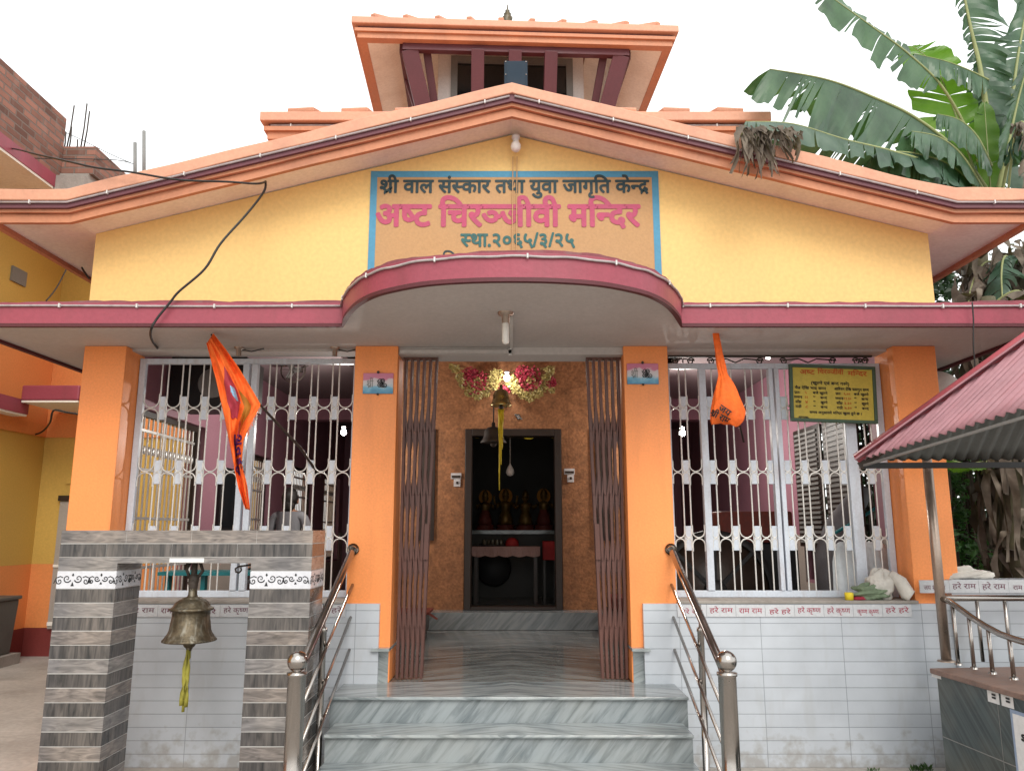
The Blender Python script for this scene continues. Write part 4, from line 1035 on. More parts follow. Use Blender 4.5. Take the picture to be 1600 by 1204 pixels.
for seg, lab in ((front[:2], 'strip light cable clipped along the left part of the maroon canopy edge'), (front[1:-1], 'strip light cable clipped round the bowed part of the maroon canopy edge'), (front[-2:], 'strip light cable clipped along the right part of the maroon canopy edge')):
    pts = inset(seg, -.010)
    P_ = []
    for i in range(len(pts) - 1):
        for k in range(8 if len(pts) < 5 else 1): f = k / 8; P_.append((pts[i][0] + (pts[i + 1][0] - pts[i][0]) * f, pts[i][1] + (pts[i + 1][1] - pts[i][1]) * f, 3.236 + .003 * math.sin(i * .9 + k * .9)))
    P_.append((pts[-1][0], pts[-1][1], 3.236))
    cable(P_, .008, lab, 'conduit', 'strip light', 'strip_light', .55, 0)
gz = lambda x: (4.945 - abs(x) / 3.42 * .895) if abs(x) < 3.42 else 4.05
for s_, lab in ((-1, 'strip light cable clipped under the left slope of the gable coping'), (1, 'strip light cable clipped under the right slope of the gable coping')):
    cable([(s_ * x, 5.594, gz(x) + .098) for x in (.02, .8, 1.6, 2.4, 3.2, 3.42, 3.7, 4.02)], .009, lab, 'conduit', 'strip light', 'strip_light', .6, 0)
cable([(x, 6.995 + .05, 5.73 - .138) for x in (-2.38, 0, 2.45)], .009, 'strip light cable under the middle roof coping', 'conduit', 'strip light', 'strip_light', .6, 0)
cable([(-7.6, 9.0, PY(-60, 222, 9).z), PY(0, 230, 8.6), PY(60, 242, 6.6), PY(110, 253, 5.7), PY(150, 262, 5.54), PY(205, 269, 5.52), PY(280, 281, 5.5), PY(355, 284, 5.52), PY(400, 287, 5.56), PY(415, 284, 5.74)], .0085, 'thick black cable running from the brick house to the gable eave')
cable([PY(415, 283, 5.74), PY(412, 300, 5.7), PY(385, 335, 5.5), PY(345, 380, 5.35), PY(320, 420, 5.3), PY(280, 455, 5.27), PY(266, 472, 5.27), PY(245, 498, 5.26), PY(236, 515, 5.28), PY(237, 530, 5.6), PY(246, 544, 6.05)], .009, 'black cable hanging from the gable eave over the canopy to the left grille')
cable([PY(1519, 472, 5.26), PY(1521, 500, 5.26), PY(1521, 540, 5.27), PY(1524, 578, 5.3)], .005, 'thin wire hanging over the right part of the canopy')
cable([PY(0, 247, 8.5), PY(100, 248, 8.8), PY(180, 250, 9.6), PY(208, 256, 10.3)], .006, 'thin black wire from the brick house to the roof pipe')
cable([PY(60, 190, 10.2), PY(120, 215, 10.2), PY(175, 242, 10.3), PY(208, 256, 10.35)], .005, 'thin slack wire above the brick column')
cable([PY(140, 435, 6.6), PY(134, 428, 6.6), PY(128, 418, 6.65)], .009, 'short black cable end under the left eave corner')
cable([PY(105, 418, 9.5), PY(88, 450, 9.2), PY(72, 470, 9.0)], .008, 'short wire slanting behind the left eave')
cable([PY(128, 648, 10.0), PY(105, 644, 9.95), PY(84, 641, 9.9), PY(78, 660, 10.0), PY(66, 674, 10.4), PY(50, 680, 10.75)], .012, 'black cable looping below the neighbour house sunshade')
#@@INSIDE
# ================================================================== things inside the temple
def bellsmall(p, r, h, label, mat):
    t = thing('hanging_bell', p, label, 'bell'); p = Vector(p)
    m = MB(); m.lathe([(r, 0), (r * 1.03, .008), (r * .86, h * .22), (r * .74, h * .5), (r * .70, h * .78), (r * .5, h * .92), (r * .16, h), (r * .14, h * 1.25), (0, h * 1.26)], p, 28); m.lathe([(r * .97, .004), (r * .7, h * .5), (0, h * .8)], p, 20); m.build('bell_body', M[mat], t)
    m = MB(); m.tube([p + Vector((0, 0, h * 1.2)), p + Vector((0, 0, 3.05 - p.z))], .008, 6); m.build('hanger', M['iron'], t)
    m = MB(); m.ball(p + Vector((0, 0, -.01)), r * .25, 10); m.build('clapper', M['iron'], t); return t
pbb = PY(783, 634, 7.6); tb1 = bellsmall(pbb, .105, .17, 'bright brass bell with a long yellow ribbon inside the doorway', 'brassbright')
m = MB()
for dx, L, ww in ((0, .55, .035), (-.014, .8, .03), (.012, .4, .03)): strip(m, [(pbb.x + dx * (1 + .2 * math.sin(i)), 7.6 - .01 * abs(dx), pbb.z - .03 - L * i / 9) for i in range(10)], [ww * (1.2 - i / 10) for i in range(10)])
rb2 = m.build('ribbon', M['ribbonyellow'], tb1); sm = rb2.modifiers.new('thick', 'SOLIDIFY'); sm.thickness = .003
pb2 = PY(771, 692, 7.9); bellsmall(pb2, .13, .17, 'dark bell hanging left of the bright bell inside the doorway', 'iron')
# garland over the inner doorway
ga = thing('garland', PY(790, 600, 9.2), 'red and gold tinsel garland in two swags over the inner doorway', 'garland')
rg = random.Random(5)
def flakes(mb, c, r, n, size, flat=.25):
    for i in range(n):
        a = rg.random() * 6.283; q = r * math.sqrt(rg.random()); p = Vector(c) + Vector((q * math.cos(a), (rg.random() - .5) * r * flat - .02, q * math.sin(a)))
        d = Vector((rg.uniform(-1, 1), rg.uniform(-.6, .3), rg.uniform(-1, 1))).normalized(); e = d.cross(Vector((rg.uniform(-1, 1), -1, rg.uniform(-1, 1)))).normalized()
        mb.add([p - d * size, p + e * size * .45, p + d * size, p - e * size * .45], [(0, 1, 2, 3)])
for name_, mt, spots in (('red_rosette', 'redflower', ((743, 597, .16), (829, 592, .16), (786, 612, .07), (861, 598, .06), (735, 585, .09), (815, 583, .09))),
                         ('gold_tinsel', 'goldflower', ((712, 577, .05), (720, 590, .06), (726, 602, .06), (734, 612, .06), (746, 618, .06), (758, 613, .06), (770, 600, .08), (776, 588, .09), (800, 596, .08), (806, 608, .06), (816, 615, .06), (828, 620, .06), (840, 615, .06), (848, 605, .06), (853, 592, .06), (858, 580, .06), (746, 597, .06), (830, 594, .05), (862, 610, .035), (705, 573, .03)))):
    for px, py, r_ in spots: m = MB(); flakes(m, PY(px, py, 9.2), r_, int(60 * r_ / .06), .026); m.build(name_, M[mt], ga, fixn=False)
m = MB(); m.tube([PY(706, 572, 9.28), PY(745, 580, 9.28), PY(786, 584, 9.28), PY(830, 578, 9.28), PY(868, 572, 9.28)], .004, 6); m.build('string', M['goldflower'], ga)
em = MB(); pe_ = PY(810, 651, 9.29)
for k in range(5): em.ribbon([(.0 + .045 * math.cos(q * .5 + k * 1.3) * (.4 + k * .14), .03 * math.sin(q * .5 + k)) for q in range(14)], .008, pe_, UX, UZ, Vector((0, -1, 0)), .002)
tag(em.build('silver_emblem', M['plastic'], fixn=False), 'small silver curl emblem above the inner doorway', 'emblem')
# bunting of yellow scallops
bu = thing('bunting', PY(800, 682, 9.5), 'yellow scalloped bunting under the inner door head', 'bunting')
for px, w_ in ((746, 12), (787, 11), (826, 19), (864, 12)):
    c = PY(px, 681, 9.5); r_ = w_ / 2 / F * 9.5; m = MB()
    m.prism([(r_ * math.cos(R(a)), r_ * .55 * math.sin(R(a))) for a in range(180, 361, 15)], lambda p, t, c=c: (c.x + p[0], t, c.z + p[1]), 9.5, 9.503); m.build('scallop', M['ribbonyellow'], bu)
m = MB(); m.tube([PY(735, 680, 9.505), PY(872, 680, 9.505)], .004, 6); m.build('string', M['ribbonyellow'], bu)
pw = PY(797, 734, 9.6); m = MB(); m.lathe([(0, -.075), (.035, -.065), (.052, -.035), (.048, 0), (.03, .035), (.012, .065), (.004, .09), (.003, 1.0)], pw, 16); tag(m.build('white_ornament', M['bulboff']), 'white drop shaped ornament hanging in the inner doorway', 'ornament')
# paper notices with small shelves on the cella front
for px, py, s_ in ((713, 748, 'left'), (890, 741, 'right')):
    a = PY(px, py, 9.29); t = thing('switch_plate', a, 'white switch plate on the brown wall ' + s_ + ' of the inner doorway', 'switch', 'switch plates beside the inner doorway')
    m = MB(); m.box(a.x - .065, a.x + .06, 9.28, 9.299, a.z + .0, a.z + .07); m.box(a.x - .03, a.x + .05, 9.28, 9.299, a.z - .09, a.z - .001); m.build('plate', M['plaquewhite'], t, bevel=.002)
    m = MB(); m.box(a.x - .055, a.x + .05, 9.262, 9.279, a.z + .015, a.z + .04); m.box(a.x + .0, a.x + .025, 9.27, 9.279, a.z - .06, a.z - .03); m.build('switch', M['darkwood'], t)
# altar and idols
al = thing('altar', (.02, 11.2, .755), 'grey marble altar shelf behind the inner doorway', 'altar')
zal = PY(800, 828, 11.0).z
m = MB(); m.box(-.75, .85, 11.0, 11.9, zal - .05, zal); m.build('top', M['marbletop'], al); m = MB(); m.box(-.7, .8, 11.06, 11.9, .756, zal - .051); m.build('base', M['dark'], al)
def idol(px, label, hgt, arms, robe, halo):
    c = PY(px, 826, 11.3); t = thing('idol', (c.x, 11.3, zal), label, 'idol', 'gilded idols on the altar'); s = hgt; B = Vector((c.x, 11.3, zal))
    m = MB(); m.lathe([(0, 0), (.24 * s, 0), (.26 * s, .03 * s), (.20 * s, .07 * s), (.24 * s, .11 * s), (.20 * s, .14 * s), (0, .141 * s)], B, 18); m.build('lotus_base', M['idolred'], t)
    m = MB(); m.lathe([(.15 * s, .14 * s), (.19 * s, .2 * s), (.15 * s, .36 * s), (.11 * s, .46 * s), (.10 * s, .5 * s)], B, 16); m.build('robe', M[robe], t)
    m = MB(); m.lathe([(.095 * s, .48 * s), (.125 * s, .58 * s), (.14 * s, .66 * s), (.09 * s, .70 * s), (.042 * s, .715 * s), (.045 * s, .735 * s), (.075 * s, .77 * s), (.08 * s, .82 * s), (.062 * s, .87 * s), (0, .885 * s)], B, 18)
    for k in range(arms):
        for sg in (-1, 1):
            an = k * .35
            m.tube([B + Vector((sg * .13 * s, 0, .655 * s)), B + Vector((sg * (.23 + an * .1) * s, -.05 * s, (.55 + an * .25) * s)), B + Vector((sg * (.20 + an * .25) * s, -.15 * s, (.60 + an * .6) * s))], [.038 * s, .03 * s, .025 * s], 8)
            m.ball(B + Vector((sg * (.20 + an * .25) * s, -.16 * s, (.61 + an * .6) * s)), .033 * s, 8)
    m.ball(B + Vector((0, -.075 * s, .81 * s)), .02 * s, 8, (1, 1.4, 1.2))
    for sg in (-1, 1): m.ball(B + Vector((sg * .08 * s, 0, .81 * s)), .018 * s, 8, (.6, 1, 1.5)); m.ball(B + Vector((sg * .03 * s, -.068 * s, .835 * s)), .01 * s, 6)
    m.build('body', M['gold'], t)
    m = MB(); m.lathe([(.085 * s, .855 * s), (.095 * s, .88 * s), (.07 * s, .92 * s), (.075 * s, .94 * s), (.045 * s, .98 * s), (.015 * s, 1.03 * s), (0, 1.04 * s)], B, 14); m.build('crown', M['gold'], t)
    if halo:
        m = MB(); m.prism([(.17 * s * math.cos(R(a)) , .84 * s + .19 * s * math.sin(R(a))) for a in range(0, 360, 20)], lambda p, q: (B.x + p[0], 11.3 + q, B.z + p[1]), .09 * s, .11 * s); m.build('halo', M['flaggold'], t)
idol(758, 'gilded idol with a pale round head, leftmost on the altar', .56, 1, 'idolred', True)
idol(790, 'widest gilded idol with raised arms, second from left on the altar', .58, 2, 'gold', True)
idol(821, 'slender gilded idol with a pointed crown, third from left on the altar', .56, 1, 'gold', False)
idol(850, 'gilded idol in dark robes, rightmost on the altar', .58, 1, 'idolred', True)
ot = thing('offering_table', (-.1, 10.2, .755), 'table with a dusty pink cloth in front of the altar', 'table'); ztb = PY(790, 853, 10.2).z
m = MB(); m.box(-.50, .34, 10.05, 10.5, ztb - .03, ztb - .004); m.build('top', M['darkwood'], ot)
for x_, y_ in ((-.46, 10.09), (.30, 10.09), (-.46, 10.46), (.30, 10.46)): MB().box(x_ - .02, x_ + .02, y_ - .02, y_ + .02, .756, ztb - .031).build('leg', M['darkwood'], ot)
m = MB(); m.box(-.51, .35, 10.03, 10.51, ztb - .003, ztb); vs = []
for i in range(31):
    x_ = -.515 + .87 * i / 30; vs += [(x_, 10.028, ztb), (x_, 10.018 + .012 * math.sin(i * 1.1), ztb - .11 - .02 * abs(math.sin(i * .52)))]
m.add(vs, [(2 * i, 2 * i + 2, 2 * i + 3, 2 * i + 1) for i in range(30)]); tc = m.build('tablecloth', M['tablecloth']); tag(tc, 'dusty pink cloth hanging over the front of the offering table', 'tablecloth')
pt = thing('offering_tray', (-.25, 10.25, ztb), 'dark tray of small vessels on the offering table', 'tray')
m = MB(); m.lathe([(0, 0), (.16, 0), (.18, .02), (.17, .025), (0, .008)], (-.25, 10.25, ztb), 20); m.build('tray', M['iron'], pt)
for i in range(5):
    m = MB(); m.lathe([(.02, .01), (.035, .04), (.025, .07), (.03, .085), (0, .086)], (-.36 + .055 * i, 10.25 + .03 * (i % 2), ztb), 12); m.build('vessel', M['brass'], pt)
m = MB(); m.lathe([(0, 0), (.09, 0), (.085, .06), (.05, .10), (0, .11)], (.0, 10.25, ztb), 14); tag(m.build('red_bundle', M['red']), 'small red cloth bundle on the offering table', 'bundle')
rc = thing('red_stool', (.49, 10.35, .755), 'stool with a red cover right of the offering table', 'stool'); zr = PY(857, 845, 10.3).z
m = MB(); m.box(.40, .58, 10.25, 10.45, zr - .24, zr); m.build('cover', M['red'], rc, bevel=.01)
for x_, y_ in ((.42, 10.27), (.56, 10.27), (.42, 10.43), (.56, 10.43)): MB().box(x_ - .012, x_ + .012, y_ - .012, y_ + .012, .756, zr - .241).build('leg', M['darkwood'], rc)
m = MB(); m.lathe([(0, 0), (.22, 0), (.24, .02), (.22, .04), (0, .05)], (-.25, 10.9, 1.15), 24, 'Y'); tag(m.build('round_drum', M['black']), 'dark round drum leaning under the offering table', 'drum')
# veranda floor things
sx0 = PY(655, 985, 8.3)
bx = thing('donation_box', (-1.05, 8.5, FZ), 'dark box with a maroon cloth on the veranda floor left of the inner step', 'box')
m = MB(); m.box(-1.35, -.90, 8.35, 8.75, FZ + .05, .81); m.build('body', M['darkwood'], bx, bevel=.01)
m = MB(); m.box(-1.38, -.86, 8.3, 8.78, .811, .835); m.add([(-.90, 8.3, .834), (-.78, 8.3, .76), (-.78, 8.5, .75), (-.90, 8.5, .834)], [(0, 1, 2, 3)]); m.build('cover_cloth', M['idolred'], bx)
for x_, y_ in ((-1.3, 8.4), (-.95, 8.4), (-1.3, 8.7), (-.95, 8.7)): MB().box(x_ - .03, x_ + .03, y_ - .03, y_ + .03, FZ, FZ + .049).build('foot', M['darkwood'], bx)
bx = thing('wooden_bench', (1.3, 8.7, FZ), 'dark wooden chest with a red top right of the inner step', 'chest')
m = MB(); m.box(1.02, 1.6, 8.5, 8.98, FZ, .83); m.build('body', M['darkwood'], bx, bevel=.01); m = MB(); m.box(1.06, 1.5, 8.52, 8.95, .831, .97); m.build('red_top', M['idolred'], bx, bevel=.02)
# passage things, left: framed picture, teal bench
pf = PX = None
fr_ = thing('framed_picture', (-3.17, 8.75, 1.7), 'dark framed picture on the left passage wall between two barred windows', 'picture')
m = MB(); m.box(-3.186, -3.15, 8.45, 9.05, 1.62, 2.35); m.build('frame', M['black'], fr_, bevel=.006); m = MB(); m.box(-3.149, -3.146, 8.52, 8.98, 1.70, 2.27); m.build('picture', M['glassdark'], fr_)
sh = MB(); sh.box(-3.15, -2.35, 6.7, 6.98, 1.36, 1.39); tb_ = thing('teal_bench', (-2.7, 6.8, FZ), 'teal painted metal bench behind the left grille', 'bench')
sh = MB(); sh.box(-2.95, -1.9, 6.62, 6.95, 1.30, 1.33); sh.build('rail', M['teal'], tb_)
for x_ in (-2.9, -2.6, -2.3, -1.95): MB().box(x_ - .018, x_ + .018, 6.70, 6.76, FZ, 1.299).build('leg', M['teal'], tb_)
sb = thing('loudspeaker', PY(262, 590, 7.2), 'black loudspeaker high on the left passage wall', 'loudspeaker')
m = MB(); m.box(-3.15, -2.45, 7.0, 7.5, 2.78, 3.25); m.build('cabinet', M['black'], sb, bevel=.01); m = MB(); m.lathe([(.0, -.01), (.12, -.012), (.14, 0)], (-2.75, 6.999, 3.0), 20, 'Y'); m.build('cone', M['greyframe'], sb)
fan = thing('wall_fan', PY(458, 580, 8.8), 'small dark fan on the wall behind the left grille', 'fan'); c = PY(458, 578, 8.8)
m = MB(); m.lathe([(.14, -.03), (.15, 0), (.14, .03)], c, 20, 'Y')
for k in range(6): m.tube([c + Vector((.14 * math.cos(k * 1.047), -.03, .14 * math.sin(k * 1.047))), c + Vector((0, -.04, 0))], .004, 5)
m.build('cage', M['iron'], fan); m = MB()
for k in range(3): m.obox(c + Vector((.06 * math.cos(k * 2.094), 0, .06 * math.sin(k * 2.094))), .11, .012, .06, Matrix.Rotation(-k * 2.094, 3, 'Y'))
m.build('blades', M['greyframe'], fan); m = MB(); m.tube([c + Vector((0, .04, 0)), c + Vector((0.2, .1, .1)), c + Vector((.35, .3, .3))], .012, 6); m.build('arm', M['iron'], fan)
# right side: dark drum wheel, white cloth figure, dark cloth stack
wh = thing('chariot_wheel', (2.0, 7.3, FZ), 'large dark wheel lying upright behind the lower right grille', 'wheel')
cz = PY(1120, 985, 7.3).z; cw = Vector((PY(1120, 985, 7.3).x, 7.3, 1.12)); wr = .55
m = MB(); m.lathe([(wr - .06, -.05), (wr, -.05), (wr, .05), (wr - .06, .05), (wr - .06, -.05)], cw, 40, 'Y'); m.build('rim', M['black'], wh)
m = MB(); m.lathe([(0, -.02), (wr - .061, -.02), (wr - .061, .02), (0, .02)], cw, 40, 'Y'); m.build('disc', M['darkwood'], wh)
m = MB(); m.lathe([(0, -.10), (.09, -.10), (.11, -.03), (.11, .0)], cw, 20, 'Y'); m.build('hub', M['black'], wh)
for k in range(8): m = MB(); m.beam(cw + Vector((.1 * math.cos(k * .785), -.03, .1 * math.sin(k * .785))), cw + Vector((.49 * math.cos(k * .785), -.03, .49 * math.sin(k * .785))), .035, .02, (0, 1, 0)); m.build('spoke', M['black'], wh)
wc = thing('cloth_covered_chair', (2.62, 6.75, FZ), 'pale blue cloth draped over two chair backs behind the right grille', 'covered chairs')
def drape(px0, px1, pyt, pyb, Y, mat, nm, par):
    a = PY(px0, pyb, Y); b = PY(px1, pyt, Y); w2 = b.x - a.x; h2 = b.z - a.z; m = MB(); m.smooth = True; nx, nz = 18, 18; vs = []
    for side in (0, 1):
        for j in range(nz + 1):
            t = j / nz
            for i in range(nx + 1):
                s_ = i / nx; e = 1 - t; rt = min(1, math.sqrt(max(0, 1 - max(0, abs(2 * s_ - 1) * 1.0 - .0) ** 6 * (1 if t > .9 else 0))))
                wid = 1 + .12 * (1 - t) ** 2 - .0 ; x_ = a.x + w2 / 2 + (s_ - .5) * w2 * wid * (1 - .25 * max(0, t - .85) / .15)
                y_ = Y + (.10 if side else -.10) * (.35 + .65 * (1 - t)) * (1 - (2 * s_ - 1) ** 4) + .018 * math.sin(s_ * 13 + t * 4) * (1 - t * .6)
                vs.append((x_, y_, a.z + h2 * t - .03 * (2 * s_ - 1) ** 4 * t))
    n1 = (nx + 1) * (nz + 1)
    for side in (0, 1):
        pass
    fs = [(sd * n1 + j * (nx + 1) + i, sd * n1 + j * (nx + 1) + i + 1, sd * n1 + (j + 1) * (nx + 1) + i + 1, sd * n1 + (j + 1) * (nx + 1) + i) for sd in (0, 1) for j in range(nz) for i in range(nx)]
    fs += [(nz * (nx + 1) + i, nz * (nx + 1) + i + 1, n1 + nz * (nx + 1) + i + 1, n1 + nz * (nx + 1) + i) for i in range(nx)]
    m.add(vs, fs); return m.build(nm, M[mat], par)
drape(1310, 1350, 846, 1005, 6.42, 'clothblue', 'drape', wc); drape(1346, 1390, 846, 1005, 6.5, 'clothblue', 'drape', wc)
for x_ in (2.66, 2.93): MB().box(x_ - .02, x_ + .02, 6.44, 6.48, FZ, 1.35).build('chair_post', M['darkwood'], wc)
st = thing('stacked_furniture', (2.45, 7.9, FZ), 'dark red furniture heaped behind the right grille', 'furniture')
m = MB(); m.box(1.95, 2.75, 7.6, 8.3, FZ, 1.55); m.build('cabinet', M['black'], st, bevel=.01); m = MB(); m.box(2.0, 2.7, 7.55, 7.9, 1.551, 1.85); m.build('red_case', M['idolred'], st, bevel=.02)
cb_ = thing('cloth_bundle', (2.85, 7.2, FZ), 'tall grey cloth roll with a green beaded trim behind the right grille', 'cloth bundle')
a = PY(1300, 850, 7.2); b = PY(1352, 770, 7.2); m = MB(); m.tube([Vector((a.x - .03, 7.25, FZ + .01)), a + Vector((0, .05, -.1)), a + Vector((.1, .05, .15)), b + Vector((0, 0, .05))], [.14, .14, .13, .08], 16); m.build('roll', M['clothgrey'], cb_)
m = MB(); a = PY(1305, 832, 7.05); b = PY(1385, 782, 7.05); m.tube([a, (a + b) / 2 + Vector((0, 0, -.01)), b], .014, 8); 
for k in range(14): m.ball(a + (b - a) * (k + .5) / 14 + Vector((0, -.012, 0)), .012, 6)
m.build('beaded_trim', M['teal'], cb_)
# panels with writing lines on the right wall are louvred boards
for i, (y0, y1) in enumerate(((7.0, 7.75), (7.85, 8.55))):
    lb = thing('louvre_shutter', (3.1, y0, 1.7), 'dark louvred shutter on the right passage wall, ' + ('nearer' if i == 0 else 'farther') + ' of the two', 'shutter', 'louvred shutters on the right passage wall')
    m = MB(); m.box(3.12, 3.15, y0, y1, 1.5, 2.74); m.build('board', M['darkwood'], lb)
    m = MB()
    for k in range(24): m.box(3.105, 3.119, y0 + .05, y1 - .05, 1.54 + k * .049, 1.565 + k * .049)
    m.build('slats', M['greyframe'], lb)
# things on the right sill
sk = thing('sack', (2.75, 6.08, 1.158), 'dirty white sack and torn paper on the right window sill', 'sack')
def lump(mb, c, rx, ry, rz, seed, n=22, amp=.22, flat=True):
    rr = random.Random(seed); ph = [(rr.uniform(1, 4), rr.uniform(1, 4), rr.uniform(0, 6.3), rr.uniform(.3, 1)) for _ in range(6)]; m_ = n // 2; vs = []; fs = []
    for i in range(m_ + 1):
        a = math.pi * i / m_
        for k in range(n):
            b = 2 * math.pi * k / n; q = 1 + amp * sum(p[3] * math.sin(p[0] * b * round(p[0]) / p[0] + p[1] * a * 2 + p[2]) for p in ph) / 3 + amp * .22 * math.sin(9 * b + 5 * math.sin(4 * a) + seed) * math.sin(7 * a + 3 * math.sin(3 * b + seed)) * math.sin(a)
            z_ = math.cos(a) * q; vs.append((c[0] + rx * q * math.sin(a) * math.cos(b), c[1] + ry * q * math.sin(a) * math.sin(b), c[2] + rz * max(z_, -.75 if flat else -9)))
    for i in range(m_):
        for k in range(n): k2 = (k + 1) % n; fs.append((i * n + k, (i + 1) * n + k, (i + 1) * n + k2, i * n + k2))
    mb.smooth = True; mb.add(vs, fs); mb.smooth = False
m = MB(); p = PY(1375, 912, 6.06); lump(m, (p.x, 6.07, 1.159 + .09), .10, .07, .12, 3, 60, .38); m.build('bag', M['sackwhite'], sk)
p1, p2 = PY(1392, 900, 6.04), PY(1422, 934, 6.0)
m = MB(); m.tube([(p1.x, 6.05, 1.35), (p1.x + .06, 6.02, 1.29), (p2.x - .02, 5.99, 1.20), (p2.x + .0, 5.98, 1.185)], [.03, .05, .055, .055], 10); m.build('rolled_paper', M['sackwhite'], sk)
gb = MB(); p = PY(1361, 922, 6.05); lump(gb, (p.x, 6.06, 1.159 + .045), .14, .08, .062, 8, 60, .45); tag(gb.build('net_bag', M['sackgreen']), 'crumpled green net bag in front of the white sack on the sill', 'bag')
p = PY(1327, 935, 6.0); m = MB(); m.lathe([(0, 0), (.03, 0), (.032, .05), (.026, .055), (0, .056)], (p.x, 6.0, 1.1585), 14); tag(m.build('yellow_cup', M['ribbonyellow']), 'small yellow pot on the right window sill', 'pot')
p = PY(1343, 939, 6.0); m = MB(); lump(m, (p.x, 6.0, 1.159 + .01), .05, .03, .014, 4, 16, .3); tag(m.build('red_petals', M['redflower']), 'scrap of red petals on the right window sill', 'petals')
#@@PERSON
# ================================================================== person in the left passage
def skinmesh(name, verts, edges, radii, mat, parent, sub=2, root=0):
    og = ORG[parent]; me = bpy.data.meshes.new(name); me.from_pydata([Vector(v) - og for v in verts], edges, [])
    o = bpy.data.objects.new(name, me); C.objects.link(o); md = o.modifiers.new('skin', 'SKIN'); md.use_smooth_shade = True
    for i, sv in enumerate(me.skin_vertices[0].data):
        r = radii[i]; sv.radius = r if isinstance(r, tuple) else (r, r); sv.use_root = (i == root)
    s_ = o.modifiers.new('sub', 'SUBSURF'); s_.levels = sub; s_.render_levels = sub
    dg = bpy.context.evaluated_depsgraph_get(); dg.update(); m2 = bpy.data.meshes.new_from_object(o.evaluated_get(dg)); bpy.data.objects.remove(o); bpy.data.meshes.remove(me)
    m2.name = name; m2.materials.append(M[mat])
    for p in m2.polygons: p.use_smooth = True
    o = bpy.data.objects.new(name, m2); C.objects.link(o); o.parent = parent; ORG[o] = og; return o
hd = PY(453, 783, 9.1); PXx, PYy = hd.x, 9.1; S = (hd.z - FZ) / 1.50
pr = thing('person', (PXx, PYy, FZ), 'person with dark hair in a grey shirt standing with back turned behind the left grille', 'person')
q = lambda x, y, z: (PXx + x * S, PYy + y * S, FZ + z * S)
V_ = [q(0, 0, .92), q(0, .01, 1.08), q(0, .01, 1.25), q(0, 0, 1.34), q(0, -.01, 1.41), q(0, .015, 1.49), q(0, .02, 1.57),
      q(-.09, 0, .86), q(-.10, .02, .47), q(-.10, -.01, .07), q(-.10, .13, .03), q(.09, 0, .86), q(.10, .02, .47), q(.10, -.01, .07), q(.10, .13, .03),
      q(-.17, 0, 1.32), q(-.24, .0, 1.06), q(-.23, .10, .83), q(-.225, .14, .76), q(.17, 0, 1.32), q(.24, .0, 1.06), q(.23, .10, .83), q(.225, .14, .76)]
E_ = [(0, 1), (1, 2), (2, 3), (3, 4), (4, 5), (5, 6), (0, 7), (7, 8), (8, 9), (9, 10), (0, 11), (11, 12), (12, 13), (13, 14), (3, 15), (15, 16), (16, 17), (17, 18), (3, 19), (19, 20), (20, 21), (21, 22)]
Rr = [(.14, .10), (.125, .09), (.14, .1), (.10, .07), .05, (.078, .095), (.07, .085), .085, .058, .042, .032, .085, .058, .042, .032, .055, .045, .034, .03, .055, .045, .034, .03]
for sg, base in ((-1, 18), (1, 22)):                                  # five curled fingers each
    for k, (dx, L) in enumerate(((-.03, .07), (-.012, .085), (.008, .08), (.026, .065))):
        i0 = len(V_); bx_ = .225 * sg + dx; V_ += [q(bx_, .16, .735), q(bx_, .165, .735 - L * .6), q(bx_, .145, .735 - L)]; E_ += [(base, i0), (i0, i0 + 1), (i0 + 1, i0 + 2)]; Rr += [.010, .009, .008]
    i0 = len(V_); V_ += [q(.19 * sg, .17, .75), q(.185 * sg, .18, .71)]; E_ += [(base, i0), (i0, i0 + 1)]; Rr += [.011, .009]
Rr = [tuple(a * S for a in r) if isinstance(r, tuple) else r * S for r in Rr]
skinmesh('body', V_, E_, Rr, 'skin', pr)
m = MB()
lump(m, q(0, 0.0, 1.545), .098 * S, .112 * S, .125 * S, 6, 26, .06, False); lump(m, q(0, -.05, 1.45), .075 * S, .06 * S, .085 * S, 9, 20, .06, False); m.build('hair', M['hair'], pr)
m = MB()
for sg in (-1, 1): m.ball(q(sg * .092, .02, 1.50), .022 * S, 8, (.5, 1, 1.4)); m.ball(q(sg * .032, .122, 1.52), .010 * S, 8)
m.ball(q(0, .128, 1.49), .014 * S, 8, (1, 1.3, 1.6)); m.ball(q(0, .118, 1.45), .018 * S, 8, (1.4, .5, .4)); m.build('face', M['skin'], pr)
skinmesh('shirt', [q(0, 0, .84), q(0, .005, 1.05), q(0, .008, 1.24), q(0, 0, 1.34), q(-.175, 0, 1.325), q(-.245, 0, 1.10), q(.175, 0, 1.325), q(.245, 0, 1.10), q(0, -.005, 1.385)], [(0, 1), (1, 2), (2, 3), (3, 4), (4, 5), (3, 6), (6, 7), (3, 8)], [tuple(a * S for a in r) for r in ((.165, .125), (.15, .115), (.165, .125), (.12, .09), (.07, .07), (.06, .06), (.07, .07), (.06, .06), (.062, .062))], 'clothgrey', pr, 2, 2)
skinmesh('trousers', [q(0, 0, .90), q(-.095, 0, .82), q(-.105, .02, .47), q(-.105, -.01, .09), q(.095, 0, .82), q(.105, .02, .47), q(.105, -.01, .09)], [(0, 1), (1, 2), (2, 3), (0, 4), (4, 5), (5, 6)], [tuple(a * S for a in r) for r in ((.15, .115), (.10, .10), (.075, .075), (.06, .06), (.10, .10), (.075, .075), (.06, .06))], 'trouser', pr)
